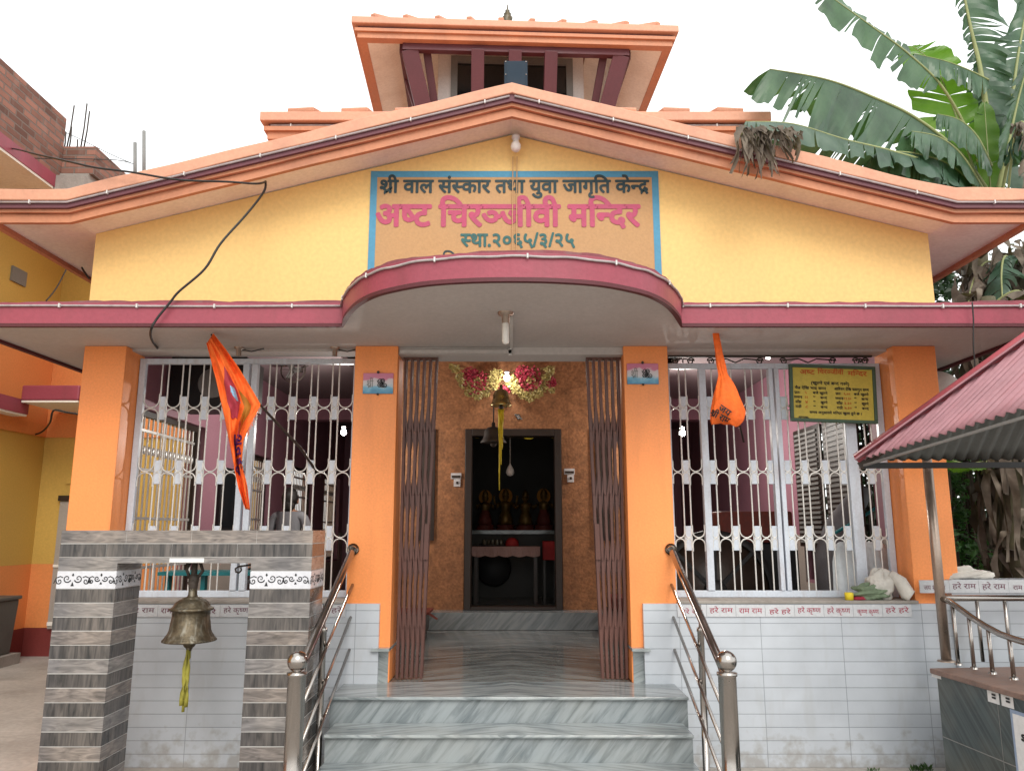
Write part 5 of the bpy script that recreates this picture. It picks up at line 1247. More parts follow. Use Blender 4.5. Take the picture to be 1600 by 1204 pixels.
#@@NEIGHBOUR
# ================================================================== neighbour house (left)
nh = thing('brick_topped_house', (-8, 11, 0), 'ochre and orange house with maroon slabs and a raw brick parapet', 'house')
WX, WY = -6.6, 10.9
def nwall(x0, x1, y0, y1, bands, name='wall'):
    for z0, z1, mt in bands: MB().box(x0, x1, y0, y1, z0, z1).build(name, M[mt], nh)
B = ((0, .37, 'nmaroon'), (.371, 1.21, 'norange'), (1.211, 3.0, 'nyellow'), (3.001, 4.3, 'norange'), (4.301, 5.84, 'nyellow'))
nwall(WX - 6, WX, 2.0, WY + 4, B)                                     # side wall coming towards the street
nwall(WX + .001, -4.6, WY, WY + 3.9, B)                               # rear wing facing the street
SX, SY, SZ = -5.70, 9.04, 5.84                                      # edge of the overhanging roof slab
MB().box(WX - 6, SX, 2.0, SY, SZ + .03, SZ + .19).build('roof_slab', M['maroon'], nh); MB().box(WX - 6, SX - .01, 2.01, SY - .01, SZ, SZ + .0295).build('slab_soffit', M['cream'], nh)
MB().box(WX - 6, PY(150, 232, SY + .16).x - .02, SY + .001, WY + 3.9, SZ + .001, SZ + .19).build('roof_slab', M['cement'], nh)
MB().box(SX - .28, SX - .04, 2.0, SY + .15, SZ + .191, SZ + .191 + .84).build('parapet', M['brick'], nh)
YC = SY + .16; cx0 = PY(100, 232, YC).x; cx1 = PY(150, 232, YC).x; ztc = PY(120, 229, YC).z; zbc = PY(120, 272, YC).z
MB().box(cx0 - .3, cx1, YC, 12.4, zbc, ztc).build('parapet', M['brick'], nh, 'raw brick column head with rebars')
MB().box(cx0 - .25, cx1 - .05, YC - .02, 12.3, SZ + .191, zbc - .001).build('column_stub', M['cement'], nh)
for px0, py0, px1, py1 in ((92, 232, 95, 188), (99, 232, 103, 206), (103, 230, 116, 165), (107, 230, 112, 198), (119, 229, 121, 218), (125, 230, 136, 162), (130, 229, 140, 174)):
    a = PY(px0, py0 + 8, YC + .25); b = PY(px1, py1, YC + .25); m = MB(); m.tube([a, (a + b) / 2 + Vector((.008, 0, 0)), b], .0095, 6); m.build('rebar', M['iron'], nh)
for px, pt, pb_ in ((211, 223, 272), (225, 205, 272)):
    a = PY(px, pb_ + 20, 10.6); b = PY(px, pt, 10.6); m = MB(); m.tube([a, b], .026, 10); tag(m.build('roof_pipe', M['greyframe']), 'grey steel pipe on the neighbour roof, ' + ('shorter left' if px < 220 else 'taller right') + ' one', 'pipe', 'steel pipes on the neighbour roof')
# sunshades
MB().box(-6.37, -5.62, 9.9, WY - .001, 3.32, 3.52).build('sunshade', M['maroon'], nh, bevel=.02); MB().box(-6.36, -5.63, 9.91, WY - .001, 3.295, 3.319).build('sunshade_soffit', M['cream'], nh)
MB().box(WX + .001, -6.375, 5.0, 10.1, 3.16, 3.34).build('sunshade', M['maroon'], nh); MB().box(WX + .001, -6.385, 5.0, 10.09, 3.135, 3.159).build('sunshade_soffit', M['cream'], nh)
MB().box(WX + .001, WX + .03, 5.0, WY - .002, 2.95, 3.134).build('wall_beam', M['norange'], nh); MB().box(WX + .03, -4.6, WY - .03, WY - .001, 2.95, 3.29).build('wall_beam', M['norange'], nh)
# grey steel door and trim
a = PY(87, 985, WY - .03); dx0 = PY(84, 900, WY).x
dd = MB().box(dx0, dx0 + .95, WY - .035, WY - .001, .36, 2.06).build('door', M['doorgrey'], nh)
MB().box(dx0, dx0 + .95, WY - .05, WY - .036, 1.17, 1.205).build('rail', M['cream'], dd); MB().box(dx0, dx0 + .95, WY - .05, WY - .036, .40, .45).build('rail', M['cream'], dd)
MB().box(dx0 - .02, dx0 + 1.0, WY - .06, WY - .001, 2.065, 2.14).build('door_frame', M['darkwood'], nh)
m = MB(); a = PY(107, 760, WY - .02); m.box(a.x - .05, a.x + .1, WY - .02, WY - .001, 2.3, 2.5); m.build('wall_panel', M['nyellow'], nh)
vb = PY(30, 428, 9.8); m = MB(); m.box(WX + .001, WX + .03, 9.75, 10.05, vb.z - .1, vb.z + .1); m.build('junction_box', M['greyframe'], nh)
# plinth and trough tank in the side passage
MB().box(WX + .002, -6.29, 7.5, 10.37, 0, .13).build('plinth', M['cement'], nh)
tk = thing('water_trough', (-6.45, 9.8, .13), 'grey ribbed water trough on a low plinth at the neighbour wall', 'trough')
m = MB(); m.prism([(-6.59, .131), (-6.37, .131), (-6.32, .80), (-6.59, .80)], lambda p, t: (p[0], t, p[1]), 8.9, 10.28); m.build('body', M['tank'], tk, bevel=.02)
m = MB(); m.box(-6.595, -6.30, 8.88, 10.3, .801, .845); m.build('lid', M['tank'], tk, bevel=.012)
#@@SHELTER
# ================================================================== roofed platform on the right
sh = thing('shelter', (3.6, 4.6, 0), 'raised dark marble platform with steel railing under a faded pink corrugated roof', 'shelter')
C0 = Vector((2.556, 5.70, 2.18)); Ef = Vector((2.73, 4.05, 2.316)); eave_dir = (Ef - C0) / (Ef - C0).length
back_dir = Vector((1, -.05, 0)).normalized(); hip_dir = Vector((1.65, -1.5, 1.43)).normalized()
E1 = C0 + eave_dir * 3.1; apex = C0 + hip_dir * 2.67; E1b = C0 + back_dir * 3.2
def sheet(a, adir, alen, topf, mat, nm):
    """corrugated sheet between an eave (a, adir) and the point topf(s); waves run up the slope"""
    m = MB(); m.smooth = True; n = 160; up = 10; vs = []; fs = []
    nrm = adir.cross(topf(.5) - (a + adir * alen * .5)).normalized(); nrm = nrm if nrm.z > 0 else -nrm
    for i in range(n + 1):
        s = i / n; e = a + adir * alen * s; t = topf(s); off = nrm * (.013 * math.sin(s * alen / .083 * 2 * math.pi))
        for j in range(up + 1): f = j / up; vs.append(e + (t - e) * f + off)
    for i in range(n):
        for j in range(up): o_ = i * (up + 1) + j; fs.append((o_, o_ + 1, o_ + up + 2, o_ + up + 1))
    m.add(vs, fs); o = m.build(nm, [mat, M['underroof']], sh); sd_ = o.modifiers.new('thick', 'SOLIDIFY'); sd_.thickness = .004; sd_.offset = -1 if True else 1; sd_.material_offset = 1; return o
ridge = lambda s: C0 + hip_dir * (2.67 * min(1, s / .55)) if s < .55 else apex + (E1 - C0).normalized() * 0 + eave_dir * ((s - .55) * 0)
sheet(C0, eave_dir, 3.1, lambda s: C0 + hip_dir * 2.67 * min(1, s * 1.9), M['pinkroof'], 'roof_sheet')
sheet(C0, back_dir, 3.2, lambda s: C0 + hip_dir * 2.67 * min(1, s * 1.9), M['pinkroof'], 'roof_sheet')
m = MB(); up_ = Vector((.45, .5, .74)).normalized(); m.tube([C0 - hip_dir * .02 + Vector((0, 0, .018)), C0 + hip_dir * 2.66 + Vector((0, 0, .018))], .042, 10); 
m.build('ridge_cap', M['redcap'], sh)
m = MB(); m.beam(C0 + hip_dir * .02 + Vector((-.055, -.03, -.012)), C0 + hip_dir * 2.66 + Vector((-.055, -.03, -.012)), .07, .012, (0, 0, 1)); m.build('ridge_flange', M['pinkroof'], sh)
dn = Vector((0, 0, -.03))
m = MB(); m.beam(C0 + dn * 1.5 + Vector((.012, 0, 0)), E1 + dn * 1.5 + Vector((.012, 0, 0)), .016, .016); m.build('eave_angle', M['greyframe'], sh)
m = MB(); m.beam(C0 + dn * 1.4, E1b + dn * 1.4, .05, .04); m.build('eave_beam', M['black'], sh)
for f in (.25, .5, .75):
    m = MB(); m.beam(C0 + hip_dir * 2.67 * f + dn * 1.3, C0 + hip_dir * 2.67 * f + eave_dir * (3.1 - 1.65 * f) + dn * 1.3, .03, .035); m.build('purlin', M['iron'], sh)
m = MB(); m.beam(C0 + dn * 1.5, apex + dn * 1.5, .04, .05); m.build('hip_rafter', M['iron'], sh)
pd = Vector((.091, -1, 0)).normalized(); K0 = PZ(1452, 1043, .757); K0z = .757; lat = Vector((1, .091, 0)).normalized()
def pbox(mb, a0, a1, b0, b1, z0, z1):                               # box along the platform axes: a towards the street, b to the right
    vs = [K0 * 1 + pd * a + lat * b for b in (b0, b1) for a in (a0, a1)]
    v8 = [Vector((p.x, p.y, z)) for z in (z0, z1) for p in vs]
    mb.add(v8, [(0, 2, 3, 1), (4, 5, 7, 6), (0, 1, 5, 4), (2, 6, 7, 3), (0, 4, 6, 2), (1, 3, 7, 5)]); return mb
K0 = Vector((K0.x, K0.y, 0))
pbox(MB(), .03, 3.0, .03, 3.2, 0, .722).build('platform', M['darkmarble'], sh)
pbox(MB(), .0, 3.02, .0, 3.2, .723, .757).build('coping', M['granite'], sh, bevel=.006)
m = MB()
for zj in (.33,): pbox(m, .03, 3.0, .0285, .0296, zj - .003, zj + .003)
for aj in (.6, 1.2, 1.8): pbox(m, aj - .002, aj + .002, .0285, .0296, .0, .72)
m.build('tile_joint', M['greyframe'], sh)
pbase = PZ(1479, 1033, .757); ptop = PY(1440, 718, pbase.y)
m = MB(); m.tube([(pbase.x, pbase.y, .757), (pbase.x, pbase.y, 2.19)], .034, 16); m.lathe([(.06, .757), (.06, .765), (.036, .77)], (pbase.x, pbase.y, 0), 16); m.build('post', M['steel_worn'], sh)
zr_ = PY(1472, 934, pbase.y).z
m = MB(); m.tube([(pbase.x, pbase.y, zr_), (pbase.x + 2.6, pbase.y + .02, zr_ + .0)], .022, 12); m.build('back_rail', M['steel'], sh)
for i in range(7):
    x_ = pbase.x + .26 + .2 * i; m = MB(); m.tube([(x_, pbase.y + .002, .757), (x_, pbase.y + .002, zr_)], .013, 10); m.build('baluster', M['steel'], sh)
rail = []
for px, py, a in ((1472, 934, 0), (1492, 939, .1), (1505, 950, .2), (1522, 964, .32), (1540, 978, .45), (1560, 990, .58), (1580, 999, .72), (1600, 1006, .86), (1640, 1010, 1.05), (1700, 1000, 1.3)):
    base = Vector((pbase.x, pbase.y, 0)) + pd * a + lat * (-.0)
    dxr, byr, czr = ray(px, py); k_ = base.y / byr; rail.append(Vector((base.x, base.y, H + czr * k_)))
m = MB(); m.tube(rail, .021, 12); m.build('curved_rail', M['steel'], sh)
for a in (.13, .29, .47, .66, .86, 1.08):
    base = Vector((pbase.x, pbase.y, .757)) + pd * a; zt = None
    for i in range(len(rail) - 1):
        if rail[i].y >= base.y >= rail[i + 1].y: f = (rail[i].y - base.y) / (rail[i].y - rail[i + 1].y); zt = rail[i].z + (rail[i + 1].z - rail[i].z) * f
    if zt: m = MB(); m.tube([base, Vector((base.x, base.y, zt))], .0135, 10); m.lathe([(.026, 0), (.022, .012), (.014, .016)], base, 12); m.build('baluster', M['steel'], sh)
# papers stuck on the platform side
def sticker(px, py, wd, ht, lab, words, border=False):
    # on the street-side face: plane through K0 along pd at lateral offset .03
    o_ = K0 + lat * .0285; dxr, byr, czr = ray(px, py); dir_ = Vector((dxr, byr, czr)); cam_ = Vector((0, 0, H)); nn = -lat
    t_ = (o_ - cam_).dot(nn) / dir_.dot(nn); c = cam_ + dir_ * t_ + (pd * wd / 2 if border else Vector((0, 0, 0)))
    t = thing('paper_notice', c, lab, 'paper notice', 'papers on the platform side'); m = MB()
    u = pd; v = UZ
    def quad(mb, x0, x1, z0, z1, off): mb.add([c + u * a_ + v * b_ + nn * off for a_, b_ in ((x0, z0), (x1, z0), (x1, z1), (x0, z1))] + [c + u * a_ + v * b_ + nn * (off - .0015) for a_, b_ in ((x0, z0), (x1, z0), (x1, z1), (x0, z1))], [(0, 1, 2, 3), (7, 6, 5, 4), (0, 4, 5, 1), (1, 5, 6, 2), (2, 6, 7, 3), (3, 7, 4, 0)])
    quad(m, -wd / 2, wd / 2, -ht / 2, ht / 2, .002)
    if border:
        m.build('border', M['blueborder'], t); m = MB(); quad(m, -wd / 2 + .02, wd / 2 - .02, -ht / 2 + .02, ht / 2 - .02, .004)
    pnl = m.build('sheet', M['paper'], t)
    for (s_, x_, z_, w2, h2) in words:
        m = MB(); text(m, s_, c + u * x_ + v * z_ + nn * .0045, u, v, w2, h2, .03, .001); m.build('lettering', M['ink'], pnl, fixn=False)
sticker(1463, 1053, .10, .045, 'small blank white sticker under the platform coping at its far corner', [])
sticker(1552, 1086, .10, .085, 'small white paper notice on the platform side, left of a matching pair', [('=', .01, -.03, .03, .05)])
sticker(1574, 1092, .10, .088, 'small white paper notice on the platform side, right of a matching pair', [('=', .01, -.03, .03, .05)])
sticker(1586, 1178, .55, .50, 'large white notice sheet with blue border at the picture edge', [('श्री महावीर', .02, .08, .44, .05), ('यज्ञशाला', .02, -.03, .36, .05), ('जय श्री राम', .02, -.15, .4, .045)], True)
#@@BOUNDARY
# ================================================================== boundary wall on the right
bw = thing('boundary_wall', (4.5, 6, 0), 'white tiled boundary wall with painted mantra tiles right of the temple', 'wall')
bz = 1.31
MB().box(3.262, 8.5, 5.93, 6.12, 0, bz).build('wall_body', M['whitetile'], bw)
tilerow(1436, 1760, ['जय श्री राम', 'हरे राम', 'हरे राम', 'राम राम', 'हरे हरे', 'हरे कृष्ण', 'कृष्ण'], M['browntext'], bw, bz - .095, bz - .002, 5.929, 915)
m = MB(); p = PY(1510, 897, 6.05); lump(m, (p.x - .02, 6.04, bz + .035), .17, .06, .05, 12, 60, .4); lump(m, (p.x + .12, 6.03, bz + .022), .08, .05, .035, 14, 20, .3); tag(m.build('sack', M['sackwhite']), 'folded dirty white sack lying on the boundary wall', 'sack')
tkk = MB(); tkk.lathe([(0, -.5), (.20, -.5), (.24, -.46), (.24, .46), (.20, .5), (0, .5)], (3.66, 7.0, 2.78), 28, 'Y'); 
tt = thing('water_drum', (3.66, 7.0, 2.5), 'dark grey rounded drum on a bracket beside the right pillar', 'drum'); tkk.build('drum', M['dado'], tt); MB().box(3.40, 3.9, 6.6, 7.4, 2.49, 2.535).build('bracket', M['iron'], tt)
#@@PLANTS
# ================================================================== banana plants
rl = random.Random(11)
def catmull(P, n):
    P = [Vector(p) for p in P]; Q = []
    for i in range(len(P) - 1):
        p0 = P[max(i - 1, 0)]; p1 = P[i]; p2 = P[i + 1]; p3 = P[min(i + 2, len(P) - 1)]
        for k in range(n):
            t = k / n; Q.append(.5 * ((2 * p1) + (p2 - p0) * t + (2 * p0 - 5 * p1 + 4 * p2 - p3) * t * t + (3 * p1 - p0 - 3 * p2 + p3) * t ** 3))
    return Q + [P[-1]]
def bleaf(par, pts, w_, sideA, sideB, mat, droop=.5, tear=.25, seed=0, rib=.022, start=.08, label=None, gap=.2, wave=.02, tipw=.25):
    """midrib from stem to tip; two blades built as strips along the lateral veins, torn in places.
    sideA/sideB: direction vectors the two halves spread towards (length scales their width)."""
    rr = random.Random(seed); Q = catmull(pts, 14); n = len(Q) - 1
    m = MB(); m.smooth = True
    cross = 5
    for side in (sideA, sideB):
        if side is None: continue
        sv = Vector(side); prev = None; seg = []; tearlen = 0; fold = 0; cut = 1; skew = 0
        for i in range(n + 1):
            f = i / n
            if f < start: continue
            g = (f - start) / (1 - start); prof = min(1, (g / .16) ** .6) * (1 - (max(0, g - .55) / .45) ** 2.2 * (1 - tipw))
            tan = (Q[min(i + 1, n)] - Q[max(i - 1, 0)]).normalized()
            new = prev is None or rr.random() < tear
            if new: fold = rr.uniform(-.25, .35); cut = rr.uniform(1 - gap, 1.05); skew = rr.uniform(-.08, .12)
            L = w_ * prof * sv.length * cut * (1 + .03 * rr.random()); d0 = (sv.normalized() + tan * (.35 + skew)).normalized(); row = []
            for c in range(cross + 1):
                h = c / cross
                dz = -(droop + fold * .6) * (h ** 1.6) * L
                p = Q[i] + d0 * (L * h * (1 - .25 * (droop + fold) * h)) + Vector((0, 0, dz)) + Vector((0, wave * math.sin(i * .9 + h * 3) * h, wave * math.sin(i * 1.7 + c) * h * .6))
                row.append(p)
            o = len(m.v)
            if new and prev is not None:
                # the strip before the tear ends here too, slightly short, so that a slit opens outward
                pr_ = [prev[c] + (row[c] - prev[c]) * (1 - .7 * c / cross) for c in range(cross + 1)]
                vs = prev + pr_; m.add(vs, [(c, c + 1, cross + 2 + c, cross + 1 + c) for c in range(cross)])
            elif prev is not None:
                m.add(prev + row, [(c, c + 1, cross + 2 + c, cross + 1 + c) for c in range(cross)])
            prev = row
    m.smooth = False
    lf = m.build('leaf', mat, par, label, fixn=False)
    k = MB(); k.tube(Q, [rib * (1 - .8 * i / n) for i in range(n + 1)], 7); k.build('midrib', M['midrib'], lf)
    return lf
DY = 8.2
b1 = thing('banana_plant', (5.25, DY, 0), 'large banana plant with torn green leaves reaching over the right roof slope', 'banana plant')
cr = PY(1545, 300, DY)
A, B_, C_ = M['leafA'], M['leafB'], M['leafC']
P = lambda px, py, y=DY: PY(px, py, y)
# long torn leaf arching left over the eave
bleaf(b1, [P(1548, 305, 8.2), P(1500, 240, 7.9), P(1430, 184, 7.6), P(1360, 150, 7.3), P(1290, 124, 7.0), P(1203, 108, 6.8)], .78, (-.30, -.22, -.95), (-.35, .5, -.12), A, .12, .20, 21, .026, .04, 'long torn dark green leaf with comb like tip', .22, .03, .60)
# upper leaf with ragged end going off the top
bleaf(b1, [P(1540, 300, 8.3), P(1520, 225, 8.2), P(1475, 140, 8.0), P(1420, 85, 7.8), P(1360, 40, 7.6), P(1288, -12, 7.4)], .50, (-.45, -.2, -.85), (.3, .3, .35), A, .15, .33, 23, .022, .42, 'ragged leaf running out of the top of the picture', .45, .02, .5)
# broad yellow-green young leaf seen from below
bleaf(b1, [P(1530, 290, 8.35), P(1505, 215, 8.3), P(1482, 150, 8.25), P(1458, 100, 8.2), P(1425, 72, 8.15)], .52, (-1.0, -.1, -.12), (.55, -.1, .10), B_, .12, .10, 25, .016, .10, 'broad yellow green young leaf lit from behind', .12, .02, .35)
# leaf folded right of it, blue green
bleaf(b1, [P(1545, 125, 8.15), P(1510, 108, 8.1), P(1475, 95, 8.0), P(1428, 84, 7.95)], .26, (.0, -.3, -1.0), (.1, .5, .2), A, .35, .18, 27, .012, .0, 'grey green leaf blade folded over the young leaf', .15, .02, .4)
bleaf(b1, [P(1550, 260, 8.0), P(1528, 215, 7.95), P(1500, 188, 7.9), P(1465, 178, 7.85)], .34, (-.2, -.4, -.9), (.1, .6, .1), A, .45, .15, 28, .014, .02, None, .15, .02, .4)
# upright leaves at the picture edge
bleaf(b1, [P(1548, 300, 8.2), P(1544, 200, 8.2), P(1532, 110, 8.2), P(1516, 40, 8.15), P(1498, -50, 8.1)], .46, (1.0, -.15, -.25), (-.22, .1, -.1), C_, .35, .30, 29, .046, .25, 'upright leaf with a thick pale stalk and a dark torn blade', .4, .04, .6)
bleaf(b1, [P(1560, 300, 8.3), P(1578, 180, 8.3), P(1590, 90, 8.3), P(1612, -30, 8.3)], .46, (-.9, -.1, -.25), (.9, 0, -.2), C_, .4, .32, 31, .036, .25, None, .4, .04, .6)
bleaf(b1, [P(1555, 320, 8.1), P(1572, 240, 7.9), P(1592, 150, 7.8), P(1618, 60, 7.7)], .36, (-.7, -.3, -.4), (.5, .2, -.3), A, .5, .28, 33, .03, .25, None, .35, .03, .6)
bleaf(b1, [P(1558, 310, 8.4), P(1560, 230, 8.5), P(1548, 150, 8.6), P(1530, 100, 8.7)], .50, (-.8, -.1, -.4), (.8, -.1, -.4), C_, .5, .28, 34, .022, .1, None, .35, .04, .5)
# lower leaves lying towards and over the roof
bleaf(b1, [P(1545, 330, 8.0), P(1470, 264, 7.6), P(1400, 238, 7.2), P(1320, 218, 6.8), P(1240, 194, 6.3), P(1165, 190, 5.75)], .44, (-.2, -.8, -.45), (-.1, .8, -.15), C_, .3, .15, 35, .02, .05, 'dark lower leaf lying over the roof coping', .15, .02, .6)
bleaf(b1, [P(1548, 320, 8.1), P(1490, 262, 7.7), P(1430, 240, 7.4), P(1365, 236, 7.2)], .55, (-.3, -.6, -.7), (-.2, .6, -.2), C_, .35, .15, 37, .02, .05, None, .2, .03, .4)
bleaf(b1, [P(1550, 320, 8.1), P(1505, 246, 7.8), P(1468, 215, 7.6), P(1425, 205, 7.4)], .46, (-.2, -.5, -.8), (-.1, .7, .1), A, .25, .16, 39, .018, .03, 'blue green leaf folded in overlapping pleats', .12, .03, .35)
bleaf(b1, [P(1560, 330, 8.0), P(1578, 240, 7.7), P(1590, 200, 7.5), P(1604, 230, 7.3), P(1612, 300, 7.2)], .40, (-.6, -.3, -.5), (.6, -.2, -.5), C_, .7, .35, 41, .02, .2, None, .4, .05, .4)
bleaf(b1, [P(1572, 330, 7.7), P(1585, 215, 7.4), P(1597, 190, 7.3), P(1606, 215, 7.2), P(1602, 300, 7.1)], .22, (-.8, -.3, -.1), (.5, -.2, -.2), M['leafdry'], .6, .45, 42, .014, .25, 'dry grey leaf hanging at the right edge', .4, .05, .5)
bleaf(b1, [P(1550, 330, 8.2), P(1545, 260, 8.1), P(1542, 215, 8.1), P(1538, 160, 8.1)], .17, (-.9, -.1, 0), (.9, -.1, 0), B_, .0, .05, 43, .012, .05, 'small upright light green leaf', .05, .01, .2)
bleaf(b1, [P(1556, 340, 8.1), P(1515, 300, 7.9), P(1478, 296, 7.7), P(1455, 330, 7.6)], .46, (-.5, -.3, -.7), (.2, .5, -.6), C_, .6, .2, 45, .018, .05, None, .3, .03, .4)
bleaf(b1, [P(1556, 330, 8.3), P(1540, 250, 8.5), P(1500, 215, 8.7), P(1450, 235, 8.8)], .60, (-.3, -.4, -.8), (.2, .5, -.6), C_, .5, .2, 47, .018, .05, None, .3, .03, .4)
# dead tip hanging over the coping
for nm_, n_, xa, xb, lab_ in (('dead_tip', 42, 1156, 1200, 'dried grey brown leaf tip hanging over the roof edge'), ('dead_fringe', 40, 1186, 1250, None)):
    m = MB(); m.smooth = True
    for k in range(n_):
        u_ = rl.random(); c = PY(xa + (xb - xa) * u_, 196 + rl.random() * 10, 5.545 - rl.random() * .05); c.z = max(c.z, gz(c.x) + .225); L = rl.uniform(.08, .42 if nm_ == 'dead_tip' else .26); ww = rl.uniform(.006, .034); a = rl.uniform(-.5, .7)
        pts = [c + Vector((a * L * t * .6 + .016 * math.sin(7 * t + k), -.025 * math.sin(t * 3), -L * t)) for t in (0, .25, .5, .75, 1)]; vs = []
        for i, p in enumerate(pts): q_ = Vector((ww * (1 - .6 * i / 4) * math.cos(i * .8 + k), .7 * ww * math.sin(i * .8 + k), 0)); vs += [p - q_, p + q_]
        m.add(vs, [(2 * i, 2 * i + 1, 2 * i + 3, 2 * i + 2) for i in range(4)])
        if k % 2:
            c2_ = Vector((c.x + rl.uniform(-.05, .12), 5.6 + rl.random() * .35, 0)); c2_.z = gz(c2_.x) + .215 + rl.random() * .05
            d = Vector((rl.uniform(-1, 1), rl.uniform(-.6, .6), rl.uniform(-.05, .3))) * .11; e = Vector((rl.uniform(-.3, .3), rl.uniform(-1, 1), rl.uniform(0, .6))) * .03
            m.add([c2_ - d, c2_ + e, c2_ + d, c2_ - e], [(0, 1, 2, 3)])
    m.build(nm_, M['leafdry'], b1, lab_, fixn=False)
def pstem(par, x, y, z1, r, seed):
    rr = random.Random(seed); m = MB(); P_ = [(x + .03 * math.sin(i * .8 + seed), y, z1 * i / 12) for i in range(13)]; m.tube(P_, [r * (1.15 - .35 * i / 12) for i in range(13)], 14); m.build('trunk', M['pseudo'], par)
    m = MB(); m.smooth = True
    for k in range(80):                                              # dead sheaths and skirts of dry leaves
        z = rr.uniform(.3, 1) * z1; a = rr.uniform(math.pi * .85, math.pi * 2.15); L = rr.uniform(.3, 1.1); ww = rr.uniform(.012, .055); o_ = Vector((x + r * math.cos(a), y + r * math.sin(a), z)); dv = Vector((math.cos(a), math.sin(a), 0)); tv = Vector((-math.sin(a), math.cos(a), 0)); vs = []; nn = 8; out = rr.uniform(.1, .55)
        for i in range(nn + 1):
            t = i / nn; p = o_ + dv * (out * math.sin(t * 2.2) * L * .8) + Vector((0, 0, .15 * math.sin(t * 3.1) - L * t * t)) + tv * (.05 * math.sin(t * 7 + k)); q_ = tv * ww * (.5 + .5 * math.sin(t * 3.1 + .3)) + dv * .04 * math.sin(i * 1.9 + k); vs += [p - q_, p + q_ * rr.uniform(.6, 1)]
        m.add(vs, [(2 * i, 2 * i + 1, 2 * i + 3, 2 * i + 2) for i in range(nn)])
    m.build('dry_leaves', M['leafdry'], par, fixn=False)
pstem(b1, 5.15, DY, 4.9, .16, 3)
b2 = thing('banana_plant', (4.66, 7.3, 0), 'banana stem wrapped in dry brown leaves nearest the boundary wall', 'banana plant'); pstem(b2, 4.66, 7.3, 3.9, .11, 8)
bleaf(b2, [(4.66, 7.3, 3.8), (4.85, 7.1, 3.9), (5.0, 7.0, 3.4), (5.05, 6.95, 2.6)], .34, (-.3, -.9, -.1), (.2, .9, -.1), M['leafdry'], .4, .3, 50, .02, .1, None, .3)
bleaf(b2, [PY(1548, 720, 7.2), PY(1530, 722, 7.0), PY(1510, 724, 6.9), PY(1478, 716, 6.8)], .17, (0, -1, -.25), (0, 1, -.1), B_, .25, .04, 51, .012, .0, 'bright green leaf tip under the shelter eave', .05, .01, .3)
bleaf(b2, [(4.66, 7.3, 2.5), (4.5, 7.1, 2.6), (4.32, 6.95, 2.45), (4.2, 6.9, 2.2)], .24, (-.2, -.9, -.1), (.1, .9, -.1), M['leafdry'], .5, .3, 52, .02, .05, None, .3)
b3 = thing('banana_plant', (5.45, 8.0, 0), 'second banana stem with dead hanging leaves farther right', 'banana plant'); pstem(b3, 5.45, 8.0, 4.6, .15, 14)
for k in range(9):
    a = R(120 + k * 34); L = rl.uniform(.9, 1.9); bx0, by0 = 5.45, 8.0; bleaf(b3, [(bx0, by0, 4.4), (bx0 + .35 * math.cos(a), by0 + .35 * math.sin(a), 4.5), (bx0 + .6 * math.cos(a), by0 + .6 * math.sin(a), 4.1), (bx0 + .68 * math.cos(a), by0 + .68 * math.sin(a), 4.5 - L)], .22, (-math.sin(a), math.cos(a), 0), (math.sin(a), -math.cos(a), 0), M['leafdry'] if k % 3 else C_, .5, .55, 60 + k, .018, .15, None, .5, .06)
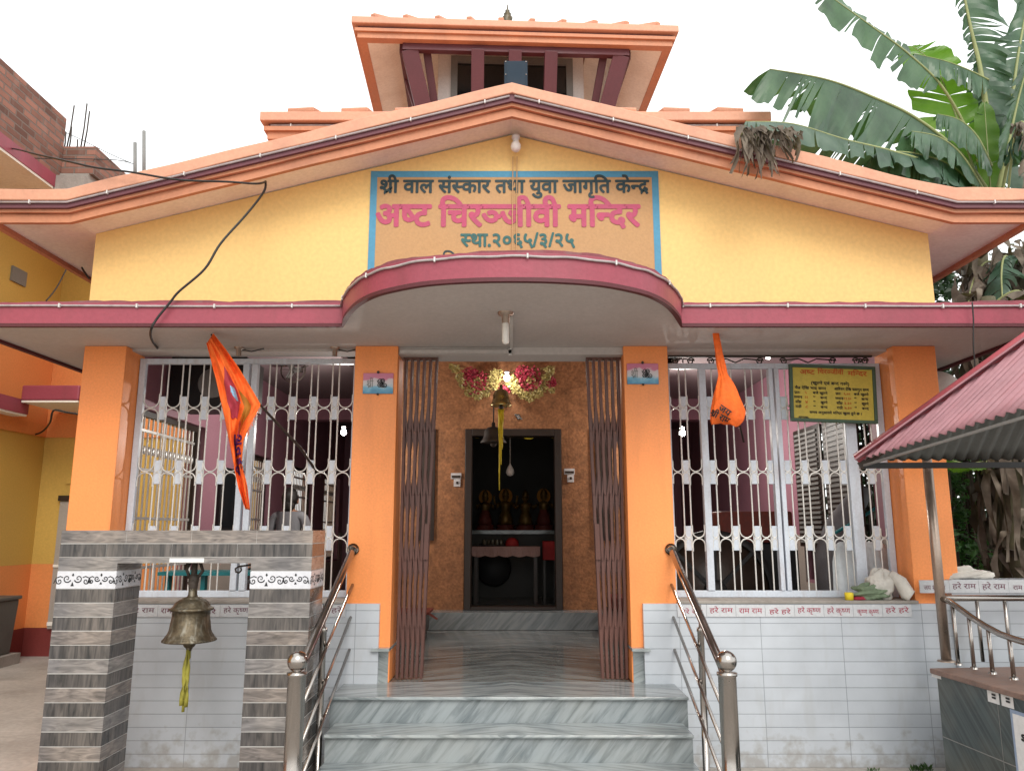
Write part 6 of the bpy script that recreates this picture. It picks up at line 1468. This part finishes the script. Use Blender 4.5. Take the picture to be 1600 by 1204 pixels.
# ------------------------------------------------------------------ bushes
def bush(loc, rx, ry, z0, z1, n, size, mat, label, seed, cat='bush', trunk=True, nm='bush'):
    rr = random.Random(seed); t = thing(nm, loc, label, cat); x, y, _ = loc
    cl = [(x + rx * rr.uniform(-.8, .8), y + ry * rr.uniform(-.8, .8), rr.uniform(z0, z1), rr.uniform(.2, .45) * min(rx, 1.2)) for _ in range(max(8, n // 60))]
    m = MB()
    for i in range(n):
        c = rr.choice(cl); d = Vector((rr.gauss(0, 1), rr.gauss(0, 1), rr.gauss(0, 1))).normalized() * c[3] * rr.random() ** .5
        p = Vector(c[:3]) + d; f = Vector((rr.uniform(-1, 1), rr.uniform(-1, 1), rr.uniform(-.7, .4))).normalized(); s_ = f.cross(Vector((rr.uniform(-1, 1), rr.uniform(-1, 1), rr.uniform(-1, 1)))).normalized(); L = size * rr.uniform(.6, 1.3); b_ = f.cross(s_) * L * .12
        m.add([p, p + f * L * .45 + s_ * L * .26 + b_, p + f * L, p + f * L * .45 - s_ * L * .26 + b_], [(0, 1, 2, 3)])
    m.build('crown', mat, t, fixn=False)
    m = MB()
    for c in cl[:: max(1, len(cl) // 14)]:
        m.tube([(x + rr.uniform(-.1, .1), y, 0), (x * .4 + c[0] * .6, y * .4 + c[1] * .6, c[2] * .55), c[:3]], [.03, .018, .006], 6)
    m.build('stems', M['bark'], t); return t
bush((4.28, 7.75, 0), .5, .4, .9, 2.75, 3200, .075, M['bush1'], 'bright leafy bush beside the right pillar under the shelter roof', 71)
bush((4.6, 7.9, 0), .28, .25, 2.6, 3.15, 260, .13, M['bush1'], 'young shoot with pointed leaves above the shelter ridge', 72, 'shrub')
bush((6.5, 10.5, 0), 2.2, .9, .4, 5.4, 8200, .17, M['bush2'], 'dark tree foliage filling the gap behind the banana stems', 73, 'tree', nm='tree')
bush((9.2, 9.5, 0), 1.8, 1.0, .4, 5.6, 6200, .18, M['bush2'], 'dark tree foliage at the right edge behind the banana plants', 74, 'tree', nm='tree')
bush((5.4, 12.6, 0), 1.7, .9, .3, 5.2, 5200, .18, M['bush2'], 'dark tree foliage behind the rear right corner of the temple', 75, 'tree', nm='tree')
for i, (px, py) in enumerate(((1447, 1188), (1432, 1192), (1365, 1196))):
    p = PY(px, 1199, 5.86); rr = random.Random(80 + i); m = MB(); hgt = (.05, .04, .022, .03, .025)[i]
    for k in range(26):
        a = rr.random() * 6.283; L = hgt * rr.uniform(.5, 1.4); d = Vector((math.cos(a) * .7, math.sin(a) * .7, 1.0)).normalized(); s_ = Vector((-math.sin(a), math.cos(a), 0)); o_ = Vector((p.x + rr.uniform(-.04, .04), 5.88 + rr.uniform(-.02, .02), 0)); m.add([o_, o_ + d * L * .6 + s_ * L * .2, o_ + d * L, o_ + d * L * .6 - s_ * L * .2], [(0, 1, 2, 3)])
    tag(m.build('weed', M['weed'], fixn=False), ('taller green weed at the foot of the white wall by the platform corner', 'green weed just left of the tallest one at the wall foot', 'tiny weed at the foot of the white wall, farthest from the platform')[i], 'weed', 'weeds along the wall foot')
